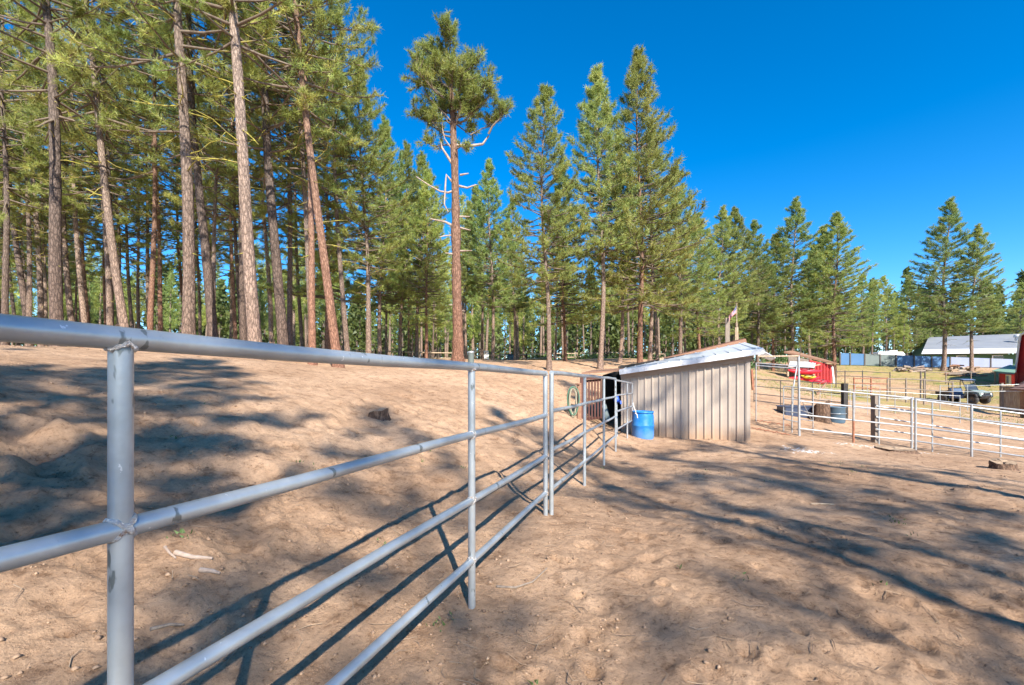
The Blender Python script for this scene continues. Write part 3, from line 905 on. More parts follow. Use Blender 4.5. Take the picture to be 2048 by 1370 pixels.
Fo, Co = FOREST, CONE
G1 = 'pines on the bank behind the fence'
main = [
 # proto, px, d, H/top, lean point, label
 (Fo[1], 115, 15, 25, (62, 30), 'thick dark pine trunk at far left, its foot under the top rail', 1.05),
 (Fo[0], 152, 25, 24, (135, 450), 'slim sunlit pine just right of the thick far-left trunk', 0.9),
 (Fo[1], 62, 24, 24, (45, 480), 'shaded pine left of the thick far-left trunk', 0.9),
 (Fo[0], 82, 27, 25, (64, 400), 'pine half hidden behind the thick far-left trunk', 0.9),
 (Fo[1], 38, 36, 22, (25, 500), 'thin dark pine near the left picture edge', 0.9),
 (Fo[1], 222, 22, 24, (207, 340), 'dark straight pine behind the leaning pale one', 0.85),
 (Fo[0], 258, 17, 24, (186, 60), 'pale pine leaning left, rising above the nearest fence post', 0.85),
 (Fo[0], 376, 14, 25, (346, 60), 'large pale straight pine between the first two fence posts', 1.0),
 (Fo[1], 428, 17, 24, (405, 200), 'dark pine right of the large pale straight pine', 1.0),
 (Fo[2], 322, 26, 22, (312, 470), 'slim two-toned pine with shaded foot left of the large pale one', 0.85),
 (Fo[0], 512, 13, 25, (472, 40), 'large leaning sunlit pine above the middle of the top rail', 1.0),
 (Fo[1], 488, 19, 24, (478, 350), 'dark pine close behind the large leaning sunlit pine', 0.8),
 (Fo[1], 568, 17, 24, (550, 240), 'dark brown double-stemmed looking pine in mid forest', 1.1),
 (Fo[1], 580, 22, 24, (566, 300), 'shaded pine pressed against the dark brown one', 0.8),
 (Fo[2], 625, 16.5, 23, (606, 280), 'reddish shaded pine left of the long leaning red one', 0.8),
 (Fo[2], 676, 15, 24, (600, 60), 'long leaning pine with red lower bark, rail passing its foot', 0.9),
 (Fo[0], 696, 20, 20, (675, 420), 'slim curved brown pine right of the leaning red one', 0.8),
 (Co[0], 738, 21, None, (724, 118), 'pine with crooked pale stem and narrow pointed crown against the sky', None),
 (Co[1], 760, 27, None, (768, 238), 'short pointed pine behind the crooked pale stem', None),
 (Co[3], 655, 26, None, (655, 85), 'tall pine whose top shows right of the leaning red pine', None),
 (Co[1], 800, 30, None, (815, 288), 'slim pine with dark trunk left of the lone half-bare pine', None),
 (Co[0], 833, 31, None, (846, 300), 'thin dark dying pine close left of the lone half-bare pine', None),
 (Co[3], 852, 27, None, (862, 345), 'reddish two-stemmed pine beside the lone half-bare pine', None),
 (Co[1], 985, 33, None, (982, 318), 'narrow spire pine right of the lone half-bare pine', None),
 (Co[2], 965, 38, None, (955, 372), 'dim narrow pine between the lone pine and the spire', None),
 (Co[2], 1030, 36, None, (1018, 445), 'small pine over the white rocking chair', None),
 (Co[0], 1098, 22, None, (1086, 172), 'open-branched pine with straight trunk left of the shed roof end', None),
 (Co[3], 1130, 31, None, (1128, 330), 'bushy pine behind the open-branched one', None),
 (Co[2], 1200, 26, None, (1204, 132), 'deep green pointed pine with long bare trunk above the lean-to', None),
 (Co[3], 1281, 27, None, (1273, 92), 'tallest broad pine above the tan shed', None),
 (Co[0], 1300, 29, None, (1310, 250), 'red trunked pine right beside the tallest broad pine', None),
 (Co[2], 1240, 31, None, (1250, 300), 'pine filling the gap below the two tallest tops', None),
 (Co[1], 1360, 35, None, (1356, 332), 'pointed dark green pine right of the tallest broad pine', None),
 (Co[3], 1400, 40, None, (1390, 430), 'low bushy pine above the shed roof', None),
 (Co[1], 1438, 45, None, (1441, 415), 'left of the twin pointed pines behind the flag', None),
 (Co[2], 1475, 47, None, (1470, 413), 'right of the twin pointed pines behind the flag', None),
 (Co[1], 1515, 50, None, (1514, 440), 'slender dark spire pine right of the flag', None),
 (Co[3], 1546, 52, None, (1552, 470), 'bushy pine left of the tall pine over the red shed', None),
 (Co[1], 1585, 51, None, (1586, 398), 'tall pine directly over the red kayak shed', None),
 (Co[2], 1648, 53, None, (1655, 450), 'left pine of the pair beside the first blue fence panel', None),
 (Co[3], 1668, 50, None, (1676, 428), 'right bushy pine of the pair beside the first blue fence panel', None),
 (Co[2], 1620, 62, None, (1622, 490), 'far pine between the tall pine and the pair by the blue panels', None),
 (Co[1], 1725, 78, None, (1726, 545), 'far pine behind the grey-green fence panels', None),
 (Co[0], 1772, 80, None, (1772, 550), 'round far pine above the white trailer roof', None),
 (Co[3], 1822, 85, None, (1822, 552), 'far pine left of the grey roofed building', None),
 (Co[1], 1887, 56, None, (1896, 398), 'taller of two pines standing before the grey roofed building', None),
 (Co[1], 1943, 55, None, (1950, 452), 'shorter of two pines standing before the grey roofed building', None),
 (Co[2], 2044, 80, None, (2040, 565), 'pine at the right picture edge behind the red barn', None),
 (Co[0], 1985, 95, None, (1985, 590), 'far pine behind the ridge of the grey roofed building', None),
]
for proto, px, d, H, pt, lab, thick in main:
    if H: pine_at(proto, px, d, H, None, lab, G1, lean_to=pt, thick=thick)
    else: pine_at(proto, px, d, None, pt, lab, None, thick=1.3 if px > 1340 else 1.0)

# ---- the deeper forest, tree by tree
rb = random.Random(21)
SKY = [(-500, -400), (620, 0), (680, 150), (760, 260), (800, 330), (1000, 370), (1150, 340), (1330, 300), (1400, 420), (1500, 470), (1700, 540), (1850, 590), (2400, 600)]
def cap_height(px, d, x, H):
    y = np.interp(px, [s[0] for s in SKY], [s[1] for s in SKY])
    return min(H, max(5.0, P(px, y, d).z - zg(x, d)))
MARKS = [(-400, 60, 'left of the thick far-left trunk'), (60, 200, 'behind the thick far-left trunk'), (200, 330, 'behind the pale leaning pine'),
         (330, 450, 'behind the large pale straight pine'), (450, 560, 'behind the large leaning sunlit pine'), (560, 640, 'behind the dark double-stemmed pine'),
         (640, 720, 'behind the long leaning red pine'), (720, 800, 'behind the crooked pale stem'), (800, 900, 'left behind the lone half-bare pine'),
         (900, 1000, 'above the white rocking chair'), (1000, 1090, 'above the drum'), (1090, 1180, 'behind the open-branched pine'),
         (1180, 1260, 'above the dark lean-to'), (1260, 1340, 'behind the tallest broad pine'), (1340, 1430, 'above the brown shelter roof'),
         (1430, 1500, 'behind the flag'), (1500, 1580, 'between the flag and the red shed'), (1580, 1680, 'behind the red shed'),
         (1680, 1760, 'behind the first blue and grey-green fence panels'), (1760, 1840, 'behind the white trailer'), (1840, 2400, 'behind the grey roofed building')]
def zone(px, d, k, n):
    kind_ = ('slim', 'bushy', 'sunlit', 'dark')[k % 4]
    row = 'nearer' if d < 42 else ('mid-depth' if d < 68 else 'farthest')
    for a, b, l in MARKS:
        if a <= px < b: return '%s %s forest pine %s' % (kind_, row, l), 'forest pines ' + l
count = 0; tries = 0
while count < 34 and tries < 4000:            # slender trunks standing among the big ones on the left
    tries += 1
    px = rb.uniform(-120, 640); d = rb.uniform(18.5, 34)
    x = (px - 1024) / F * d
    if any((x - a) ** 2 + (d - b) ** 2 < 1.6 ** 2 for a, b in TREES): continue
    k = rb.randrange(3)
    lab, grp = zone(px, d, (2, 3, 0)[k], count)
    place_pine(Fo[k], x, d, rb.uniform(17, 23), rb.uniform(0, 6.28), lab, grp, (rb.gauss(-0.04, 0.03), rb.gauss(0, 0.02)), thick=0.85)
    count += 1
while count < 272 and tries < 20000:
    tries += 1
    px = rb.uniform(-250, 2250)
    d = 23 + 92 * rb.random() ** 0.8
    x = (px - 1024) / F * d
    if px > 1560 and d < 66: continue
    if 1400 < px <= 1560 and d < 44: continue
    if px > 820 and d < 34: continue
    if 1840 < px < 2150 and d < 100: continue
    if any((x - a) ** 2 + (d - b) ** 2 < 2.1 ** 2 for a, b in TREES): continue
    H = rb.uniform(12, 21) if px < 1000 else rb.uniform(11, 17.5)
    if px > 1560: H = rb.uniform(11, 15)
    H = cap_height(px, d, x, H) * rb.uniform(0.86, 1.0)
    if d < 42:
        pr = rb.choice(Fo + Co if px < 900 else Co)
        lab, grp = zone(px, d, {0: 2, 1: 3, 2: 0}[Fo.index(pr)] if pr in Fo else (1, 0, 3, 1)[Co.index(pr)], count)
        place_pine(pr, x, d, H, rb.uniform(0, 6.28), lab, grp, (rb.gauss(-0.02, 0.03), rb.gauss(0, 0.03)), thick=0.85)
    else:
        me = rb.choice(FAR[:2] if px < 1500 and rb.random() < 0.85 else FAR)
        lab, grp = zone(px, d, (0, 3, 1)[FAR.index(me)], count)
        o = bpy.data.objects.new('pine_tree', me); col.objects.link(o)
        s = H / 16
        o.location = (x, d, zg(x, d) - 0.1); o.scale = (s, s, s); o.rotation_euler = (rb.gauss(0, .02), rb.gauss(0, .02), rb.uniform(0, 6.28))
        tag(o, lab, 'tree', grp)
        TREES.append((x, d))
    count += 1

# ---- the wood beyond, which reads as one mass
def distant_wood():
    rng = np.random.RandomState(77)
    vs, fs, mi = [], [], []
    base_me = FAR[1]
    src = []
    for me in FAR:
        v = np.empty(len(me.vertices) * 3, np.float32); me.vertices.foreach_get('co', v)
        src.append(v.reshape(-1, 3))
    V, Fc, Mi, off = [], [], [], 0
    for i in range(560):
        a = math.radians(rng.uniform(-62, 62)); r = rng.uniform(84, 200)
        x, y = r * math.sin(a), r * math.cos(a)
        if y < 70 or (x / y > 0.55 and r < 118): continue
        rr = np.random.RandomState(i)
        # cheap pine: clumps of leaf triangles round a stem
        H = rng.uniform(13, 20); n = 360
        u = rr.rand(n) ** 0.8
        L = 2.3 * (1 - u) ** 0.8 + 0.2
        az = rr.rand(n) * 6.28; q = L * np.sqrt(rr.rand(n))
        c = np.stack([x + q * np.cos(az), y + q * np.sin(az), (0.15 + 0.85 * u) * H], 1)
        d = rr.normal(size=(n, 3)); d /= np.linalg.norm(d, axis=1, keepdims=True)
        s = np.cross(d, rr.normal(size=(n, 3))); s /= np.linalg.norm(s, axis=1, keepdims=True)
        zz = zg(x, y)
        c[:, 2] += zz
        v = np.stack([c - s * 0.28, c + s * 0.28, c + d * 0.9], 1).reshape(-1, 3)
        t = np.array([[[x + 0.26 * math.cos(k * 1.2566), y + 0.26 * math.sin(k * 1.2566), zz - .5], [x + 0.26 * math.cos(k * 1.2566 + 1.2566), y + 0.26 * math.sin(k * 1.2566 + 1.2566), zz - .5], [x, y, zz + H * 0.97]] for k in range(5)]).reshape(-1, 3)
        V += [v, t]; Mi += [np.zeros(n, np.int32), np.ones(5, np.int32)]
        Fc.append(np.arange(n * 3 + 15).reshape(-1, 3) + off); off += n * 3 + 15
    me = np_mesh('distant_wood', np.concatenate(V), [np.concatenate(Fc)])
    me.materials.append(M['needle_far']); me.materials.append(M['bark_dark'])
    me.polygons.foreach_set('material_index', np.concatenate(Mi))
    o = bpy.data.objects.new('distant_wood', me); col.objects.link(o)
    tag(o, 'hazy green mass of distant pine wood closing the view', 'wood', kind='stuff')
distant_wood()

# ---- pines standing behind the viewer: their shadows lie across the bank and paddock
back = [
 # x, y, H, proto, label
 (10.5, -6.5, 22, THIN[1], 'pine behind the viewer casting the long straight trunk shadow across the paddock'),
 (6.6, -8.4, 16.5, THIN[0], 'pine behind the viewer shading the lower right of the paddock'),
 (0.3, -10.7, 18.5, Co[0], 'pine behind the viewer shading the bank at far left'),
 (-3.5, -13.0, 22, THIN[0], 'pine behind the viewer dappling the far left of the bank'),
 (6.5, -19.0, 22.5, THIN[1], 'pine behind the viewer streaking the middle of the bank'),
 (8.6, -11.5, 18, THIN[0], 'pine behind the viewer deepening the shade across the right foreground'),
 (12.0, -16.5, 21, THIN[0], 'pine behind the viewer dappling the ground near the blue barrel'),
]
for x, y, H, pr, lab in back:
    place_pine(pr, x, y, H, (x * 3.1) % 6.28, lab, None, (0, 0))

# ---- understory and grass
def leaf_scatter(name, pts, size, n, mat, label, cat, rng, up=0.5):
    pts = np.asarray(pts); N = len(pts)
    c = np.repeat(pts, n, 0) + rng.normal(size=(N * n, 3)) * np.array([1, 1, 0.6]) * np.repeat(size, n)[:, None] * 0.5
    d = rng.normal(size=(N * n, 3)); d[:, 2] = np.abs(d[:, 2]) + up
    d /= np.linalg.norm(d, axis=1, keepdims=True)
    s = np.cross(d, rng.normal(size=(N * n, 3))); s /= np.linalg.norm(s, axis=1, keepdims=True)
    l = (0.25 + 0.3 * rng.rand(N * n, 1)) * np.repeat(size, n)[:, None]
    v = np.stack([c - s * l * 0.25, c + s * l * 0.25, c + d * l], 1).reshape(-1, 3)
    me = np_mesh(name, v, [np.arange(len(v)).reshape(-1, 3)])
    me.materials.append(mat)
    o = bpy.data.objects.new(name, me); col.objects.link(o)
    return tag(o, label, cat, kind='stuff')
rng = np.random.RandomState(4)
N = 900
pxs = rng.uniform(560, 1720, N); ds = rng.uniform(44, 75, N)
xs = (pxs - 1024) / F * ds
keep = (pxs < 1500) | (ds > 62)
xs, ds = xs[keep], ds[keep]
sz = rng.uniform(0.4, 1.1, len(xs))
zs = zground(xs, ds) + sz * 0.25
leaf_scatter('understory_shrubs', np.stack([xs, ds, zs], 1), sz, 34, M['shrub'], 'low bright green undergrowth between the forest trunks behind the rail fence', 'undergrowth', rng)
N = 42000
xs = rng.uniform(14, 58, N); ys = rng.uniform(23, 60, N)
keep = (vnoise(xs * 0.35, ys * 0.35) > 0.45) & (xs / ys < 1.3)
xs, ys = xs[keep], ys[keep]
leaf_scatter('field_grass', np.stack([xs, ys, zground(xs, ys) + 0.03], 1), np.full(len(xs), 0.13), 3, M['grass'], 'patchy short green grass in the pens on the right', 'grass', rng, 1.2)
N = 260
xs = rng.uniform(-4, 7, N); ys = rng.uniform(1.7, 9, N)
keep = vnoise(xs * 1.5, ys * 1.5) > 0.72
xs, ys = xs[keep], ys[keep]
leaf_scatter('weed_sprigs', np.stack([xs, ys, zground(xs, ys) + 0.005], 1), np.full(len(xs), 0.07), 7, M['shrub'], 'tiny green weed sprigs in the bare dirt', 'weeds', rng, 1.0)

# loose clods, pebbles and twigs
def clods():
    rng = np.random.RandomState(9)
    N = 20000
    r = 1.7 + 14 * rng.rand(N) ** 1.7
    a = np.radians(rng.uniform(-52, 52, N))
    x, y = r * np.sin(a), r * np.cos(a)
    m = vnoise(x * 0.9 + 3, y * 0.9) + 0.5 * vnoise(x * 3, y * 3) > 0.80
    x, y = x[m], y[m]; N = len(x)
    z = zground(x, y)
    s = (0.0022 + 0.015 * rng.rand(N) ** 8) * (1 + np.sqrt(x * x + y * y) * 0.05)
    oct_ = np.array([[1, 0, 0], [-1, 0, 0], [0, 1, 0], [0, -1, 0], [0, 0, 0.7], [0, 0, -0.7]])
    f = np.array([[0, 2, 4], [2, 1, 4], [1, 3, 4], [3, 0, 4], [2, 0, 5], [1, 2, 5], [3, 1, 5], [0, 3, 5]])
    v = oct_[None] * s[:, None, None] * (0.6 + 0.8 * rng.rand(N, 6, 1))
    th = rng.rand(N) * 6.28; cs, sn = np.cos(th)[:, None], np.sin(th)[:, None]
    vx = v[..., 0] * cs - v[..., 1] * sn; vy = v[..., 0] * sn + v[..., 1] * cs
    v = np.stack([vx + x[:, None], vy + y[:, None], v[..., 2] + z[:, None] + s[:, None] * 0.25], -1).reshape(-1, 3)
    F_ = (f[None] + 6 * np.arange(N)[:, None, None]).reshape(-1, 3)
    me = np_mesh('dirt_clods', v, [F_], smooth=False); me.materials.append(M['clod'])
    o = bpy.data.objects.new('dirt_clods', me); col.objects.link(o)
    tag(o, 'loose crumbled dirt clods and pebbles strewn over the ground', 'clods', kind='stuff')
    rng = np.random.RandomState(15)
    N = 9000
    r = 1.7 + 9 * rng.rand(N) ** 1.4; a = np.radians(rng.uniform(-50, 50, N))
    x, y = r * np.sin(a), r * np.cos(a)
    m = vnoise(x * 1.1 + 30, y * 1.1) + 0.4 * vnoise(x * 4, y * 4) > 0.78
    x, y = x[m], y[m]; N = len(x)
    z = zground(x, y) + 0.004
    th = rng.rand(N) * 6.28; L = rng.uniform(0.03, 0.09, N); wd = 0.0011 + 0.00022 * r[m]
    dx, dy = np.cos(th), np.sin(th)
    x2, y2 = x + dx * L, y + dy * L
    z2 = zground(x2, y2) + 0.005
    v = np.stack([np.stack([x - dy * wd, y + dx * wd, z], 1), np.stack([x + dy * wd, y - dx * wd, z], 1), np.stack([x2, y2, z2 + 0.003], 1)], 1).reshape(-1, 3)
    me = np_mesh('needle_litter', v, [np.arange(len(v)).reshape(-1, 3)]); me.materials.append(M['litter'])
    o = bpy.data.objects.new('needle_litter', me); col.objects.link(o)
    tag(o, 'drifts of dry brown pine needles lying on the dirt', 'litter', kind='stuff')
    mb = MB()
    rd = random.Random(6)
    for i in range(620):
        r = 1.8 + 11 * rd.random() ** 1.5; a = math.radians(rd.uniform(-50, 50))
        x, y = r * math.sin(a), r * math.cos(a)
        L = rd.uniform(0.04, 0.18) * (1 + 0.03 * r); th = rd.uniform(0, 6.28); bend = rd.gauss(0, 0.4)
        pts = []
        for k in range(3):
            xx = x + math.cos(th + bend * k) * L * k / 2; yy = y + math.sin(th + bend * k) * L * k / 2
            pts.append((xx, yy, zg(xx, yy) + 0.006 + 0.01 * rd.random()))
        rr = rd.uniform(0.001, 0.003)
        mb.tube(pts, [rr, rr, rr * 0.5], 3, caps=False)
    o = mb.build('twig_litter', M['twig'])
    tag(o, 'scattered dry twigs lying on the dirt', 'twigs', kind='stuff')
clods()
# ------------------------------------------------------------------ pipe fences
def fx(Y): return -1.2 + 0.34 * Y
def weld_ring(c, axis, r, rng, name, parent, tilt=None):
    axis = Vector(axis).normalized()
    ref = Vector((0, 0, 1)) if abs(axis.z) < 0.9 else Vector((1, 0, 0))
    a = axis.cross(ref).normalized(); b = axis.cross(a)
    pts = []; rad = []
    for k in range(28):
        t = 2 * math.pi * k / 28
        off = 0.0 if tilt is None else tilt(math.cos(t), math.sin(t), a, b)
        pts.append(Vector(c) + (a * math.cos(t) + b * math.sin(t)) * r + axis * (off + rng.gauss(0, 0.0012)))
        rad.append(0.0042 + abs(rng.gauss(0, 0.0016)))
    mb = MB(); mb.tube(pts, rad, 6, closed=True)
    return mb.build(name, M['weld'], parent)

rf = random.Random(2)
def pipe_fence(label, Ys, rails, r_post, r_top, r_rail, base_off=0.0, xoff=0.0, welds=True, mat='galv', sink=0.35, post_r=None, group=None):
    o = empty('pipe_fence', (fx(Ys[0]) + xoff, Ys[0], zg(fx(Ys[0]), Ys[0])), label, 'fence', group)
    mat = M[mat]
    y0, y1 = Ys[0], Ys[-1]
    def rz(i, Y):
        a, b = rails[i]
        return a + (b - a) * (Y - y0) / (y1 - y0)
    for i in range(len(rails)):
        a = Vector((fx(y0) + xoff, y0, rz(i, y0))); b = Vector((fx(y1) + xoff, y1, rz(i, y1)))
        n = 14
        pts = [a.lerp(b, k / n) + Vector((0, 0, 0.004 * math.sin(k * 1.3 + i))) for k in range(n + 1)]
        mb = MB(); mb.tube(pts, r_top if i == 0 else r_rail, 20)
        mb.build('rail', mat, o)
    for Y in Ys:
        x = fx(Y) + xoff
        top = rz(0, Y) - 0.01
        bot = zg(x, Y) - sink
        lean = rf.gauss(0.0, 0.004)
        mb = MB()
        n = 10
        mb.tube([Vector((x + lean * (k / n - 0.7), Y, bot + (top - bot) * k / n)) for k in range(n + 1)], r_post, 20)
        p = mb.build('post', mat, o)
        if welds and 0.5 < Y < 5:
            d = Vector((0.322, 0.947, 0)); 
            for i in range(len(rails)):
                z = rz(i, Y)
                rr = r_top if i == 0 else r_rail
                # the joint dips where the coped post meets the round rail
                def sad(sgn):
                    def f(cx, sy, a, b):
                        q = a * cx + b * sy
                        side = q.x * 0.947 - q.y * 0.322
                        return sgn * (math.sqrt(max(rr * rr - (side * r_post) ** 2, 0)) - rr * 0.35)
                    return f
                if i > 0:
                    weld_ring((x, Y, z + rr * 0.35), (0, 0, 1), r_post + 0.001, rf, 'weld_bead', o, sad(1))
                weld_ring((x, Y, z - rr * 0.35), (0, 0, 1), r_post + 0.001, rf, 'weld_bead', o, sad(-1))
    return o
pipe_fence('near grey pipe fence running from the left foreground along the foot of the bank', [-2.6, -0.8, 1.0, 2.8, 4.5],
           [(1.535, 1.488), (1.125, 1.068), (0.74, 0.662), (0.345, 0.30)], 0.0225, 0.0255, 0.0225)
pipe_fence('farther grey pipe fence section ending at the dark lean-to gate', [4.56, 6.4, 8.37, 10.27],
           [(1.492, 1.452), (1.105, 1.05), (0.715, 0.60), (0.33, 0.16)], 0.0225, 0.0235, 0.020, xoff=0.045, welds=False)

def pipe_panel(name, label, cat, A, B, zs, verts, mat, r=0.02, rv_=None, sinkA=True, group=None, loc=None, ends=True, mats=None):
    """A, B ground points; zs rail heights at A and B [(a,b)...]; verts: fractions of verticals"""
    A, B = Vector(A), Vector(B)
    o = empty(name, A, label, cat, group)
    rv_ = rv_ or r
    for (a, b) in zs:
        mb = MB(); mb.tube([Vector((A.x, A.y, a)), Vector((A.x, A.y, a)).lerp(Vector((B.x, B.y, b)), 0.5), Vector((B.x, B.y, b))], r, 10)
        mb.build('rail', M[mat], o)
    for f in verts:
        p = A.lerp(B, f)
        top = zs[0][0] + (zs[0][1] - zs[0][0]) * f + 0.01
        gz = zg(p.x, p.y) - 0.12
        mb = MB(); mb.tube([Vector((p.x, p.y, gz)), Vector((p.x, p.y, top))], rv_, 10)
        mb.build('post', M[mat], o)
    return o
def G(px, d, dz=0.0):
    x = (px - 1024) / F * d
    return Vector((x, d, zg(x, d) + dz))
def rz4(ya, yb, da, db):
    return [(P(0, a, da).z, P(0, b, db).z) for a, b in zip(ya, yb)]

pipe_panel('pipe_gate', 'short grey pipe gate between the end post and the tan shed wall', 'gate', G(1230, 10.35), G(1265, 12.35),
           rz4((760, 791, 824, 861), (767, 787, 812, 840), 10.35, 12.35), (0.66, 0.99), 'galv2', 0.021)
# chain the gate brace
# ------------------------------------------------------------------ front metal panels on the right
dA, dB, dC = 13.3, 13.0, 11.7
pA, pB, pC = G(1598, dA), G(1827, dB), G(2075, 11.5)
o = pipe_panel('corral_fence', 'silver corral panel from the tall gate pole to the paired posts', 'fence panel', pA, pB,
               rz4((775, 802, 829, 857), (796, 825, 853, 882), dA, dB), (0.0, 0.985), 'galv2', 0.023, 0.03)
# half rusted middle post
p = pA.lerp(pB, 0.475)
mb = MB(); mb.tube([Vector((p.x, p.y - 0.03, zg(p.x, p.y) + 0.62)), Vector((p.x, p.y - 0.03, P(0, 786, 13.15).z))], 0.027, 12); mb.build('post', M['galv2'], o)
mb = MB(); mb.tube([Vector((p.x, p.y - 0.03, zg(p.x, p.y) - 0.2)), Vector((p.x, p.y - 0.03, zg(p.x, p.y) + 0.63))], 0.028, 12)
q = mb.build('post', M['rust'], o); q['label'] = 'rusty lower half of the middle post'
o = pipe_panel('corral_fence', 'silver corral panel at the right edge in front of the utility vehicle', 'fence panel', pB + Vector((0.06, 0, 0)), pC,
               rz4((797, 826, 854, 882), (824, 853, 884, 917), dB, 11.5), (0.0, 0.49, 1.0), 'galv2', 0.024, 0.03)
# second, dimmer gate swung against it
o = pipe_panel('corral_gate', 'dim grey gate standing close behind the right-edge silver panel', 'gate', G(1752, 13.6), G(2080, 12.1),
               rz4((789, 812, 834, 858), (832, 861, 884, 902), 13.6, 12.1), (0.02, 0.37, 0.78), 'galv', 0.019)

# tall gate pole with overhead bar
A = G(1597, 13.35)
o = empty('gate_pole', A, 'tall silver gate pole with overhead bar reaching to the tan shed', 'pole')
mb = MB(); mb.tube([A + Vector((0.03, 0, -0.3)), Vector((A.x + 0.0, A.y, P(0, 711, 13.35).z))], 0.034, 14); mb.build('pole', M['galv2'], o)
mb = MB(); mb.tube([P(1598, 712, 13.35), P(1514, 713, 12.3)], 0.022, 10); mb.build('overhead_bar', M['tanwood'], o)
mb = MB(); mb.tube([P(1600, 711, 13.4), P(1601, 690, 13.4)], 0.006, 6); mb.build('wire', M['darkpipe'], o)
# tall gate leaf top bars behind
o = pipe_panel('tall_gate', 'tall open gate leaf with double top rail behind the gate pole', 'gate', G(1512, 15.2), G(1594, 14.6),
               rz4((726, 731), (732, 737), 15.2, 14.6), (0.0,), 'galv2', 0.018)
mb = MB(); mb.tube([P(1594, 730, 14.6), P(1587, 772, 14.5)], 0.022, 10); mb.build('brace', M['galv2'], o)
mb = MB(); mb.tube([G(1583, 14.4, 0.02), P(1587, 772, 14.4)], 0.022, 10); mb.build('post', M['galv2'], o)
o = pipe_panel('small_gate', 'small silver gate swung open beside the gate pole', 'gate', G(1567, 14.0), G(1600, 13.7),
               rz4((773, 797, 822, 838), (775, 800, 826, 845), 14.0, 13.7), (0.0, 0.52), 'galv2', 0.017)
o = pipe_panel('angled_gate', 'short angled gate section right of the gate pole with slanting lower rails', 'gate', G(1600, 13.9), G(1626, 14.6),
               rz4((776, 800, 820, 838), (781, 806, 828, 842), 13.9, 14.6), (1.0,), 'galv2', 0.015)
mb = MB(); mb.tube([P(1603, 800, 13.9), P(1624, 842, 14.6)], 0.012, 8); mb.build('brace', M['galv2'], o)
# black panel and black post behind
o = pipe_panel('dark_corral_panel', 'dark thin-railed corral panel behind the small gate', 'fence panel', G(1508, 19), G(1690, 17.5),
               rz4((758, 772, 787, 801), (768, 788, 806, 822), 19, 17.5), (0.0, 0.31, 0.66, 1.0), 'darkpipe', 0.018)
A = G(1689, 17.3)
mb = MB(); mb.box(A + Vector((0, 0, 0.62)), (0.16, 0.16, 1.5)); o = mb.build('wooden_post', M['blackboard'], None, A); tag(o, 'black square post at the end of the dark corral panel', 'post')
A = G(1750, 13.9)
mb = MB(); mb.box(A + Vector((0, 0, 0.62)), (0.16, 0.14, 1.62), 0.2); o = mb.build('wooden_post', M['greywood'], None, A); tag(o, 'grey weathered wooden post behind the silver corral panel', 'post')
# fine wire panel between black post and grass
o = pipe_panel('wire_panel', 'light wire stock panel right of the black square post', 'fence panel', G(1640, 21), G(1760, 20),
               rz4((765, 776, 787, 798, 810), (772, 784, 796, 808, 820), 21, 20), (0, 0.2, 0.4, 0.6, 0.8, 1.0), 'galv', 0.008)
# ------------------------------------------------------------------ pens in the grass field
def field_fence(label, pts, ys, mat, r=0.03, posts=None, cat='fence', name='field_fence'):
    """pts: [(px,d)...] line, ys: rail rows at every point"""
    A = G(*pts[0])
    o = empty(name, A, label, cat)
    for k in range(len(ys[0])):
        mb = MB()
        mb.tube([P(px, ys[i][k], d) for i, (px, d) in enumerate(pts)], r * 0.75, 7)
        mb.build('rail', M[mat], o)
    for i, (px, d) in enumerate(pts):
        g = G(px, d, -0.1); t = P(px, ys[i][0] - 2, d)
        if t.z - g.z < 0.3: continue
        mb = MB(); mb.tube([g, Vector((g.x, g.y, t.z))], r, 8); mb.build('post', M[mat], o)
    return o
field_fence('brown pipe pen with rusty posts left of the utility vehicle', [(1708, 29), (1742, 29.5), (1775, 30)], [(757, 766, 775), (757, 767, 777), (757, 768, 779)], 'rust', 0.045)
field_fence('thin grey pen rail fence on the far grass behind the brown pen', [(1672, 40), (1690, 40), (1725, 40.5), (1780, 41)], [(743, 752), (743, 752), (743, 753), (746, 757)], 'darkpipe', 0.04)
field_fence('pale rail line crossing the grass towards the utility vehicle', [(1775, 30), (1812, 31), (1848, 31), (1905, 32)], [(758, 776), (758, 777), (759, 780), (765, 784)], 'greywood', 0.05)
field_fence('brown rail fence below the wood piles', [(1842, 46), (1892, 47), (1942, 47), (1990, 46)], [(744, 762), (745, 762), (745, 763), (746, 766)], 'greywood', 0.05)
field_fence('dark upright frame in the field left of the utility vehicle', [(1841, 38), (1850, 38)], [(744, 760), (744, 760)], 'darkpipe', 0.05)
field_fence('long thin wire fence line before the red barn', [(1880, 28), (1935, 29), (2060, 28)], [(772, 783), (772, 783), (768, 782)], 'galv', 0.022)
field_fence('light pipe rails stretching over the grass behind the grey wooden post', [(1700, 23), (1790, 23), (1920, 22)], [(780, 792, 806), (784, 797, 812), (792, 806, 824)], 'galv', 0.016)

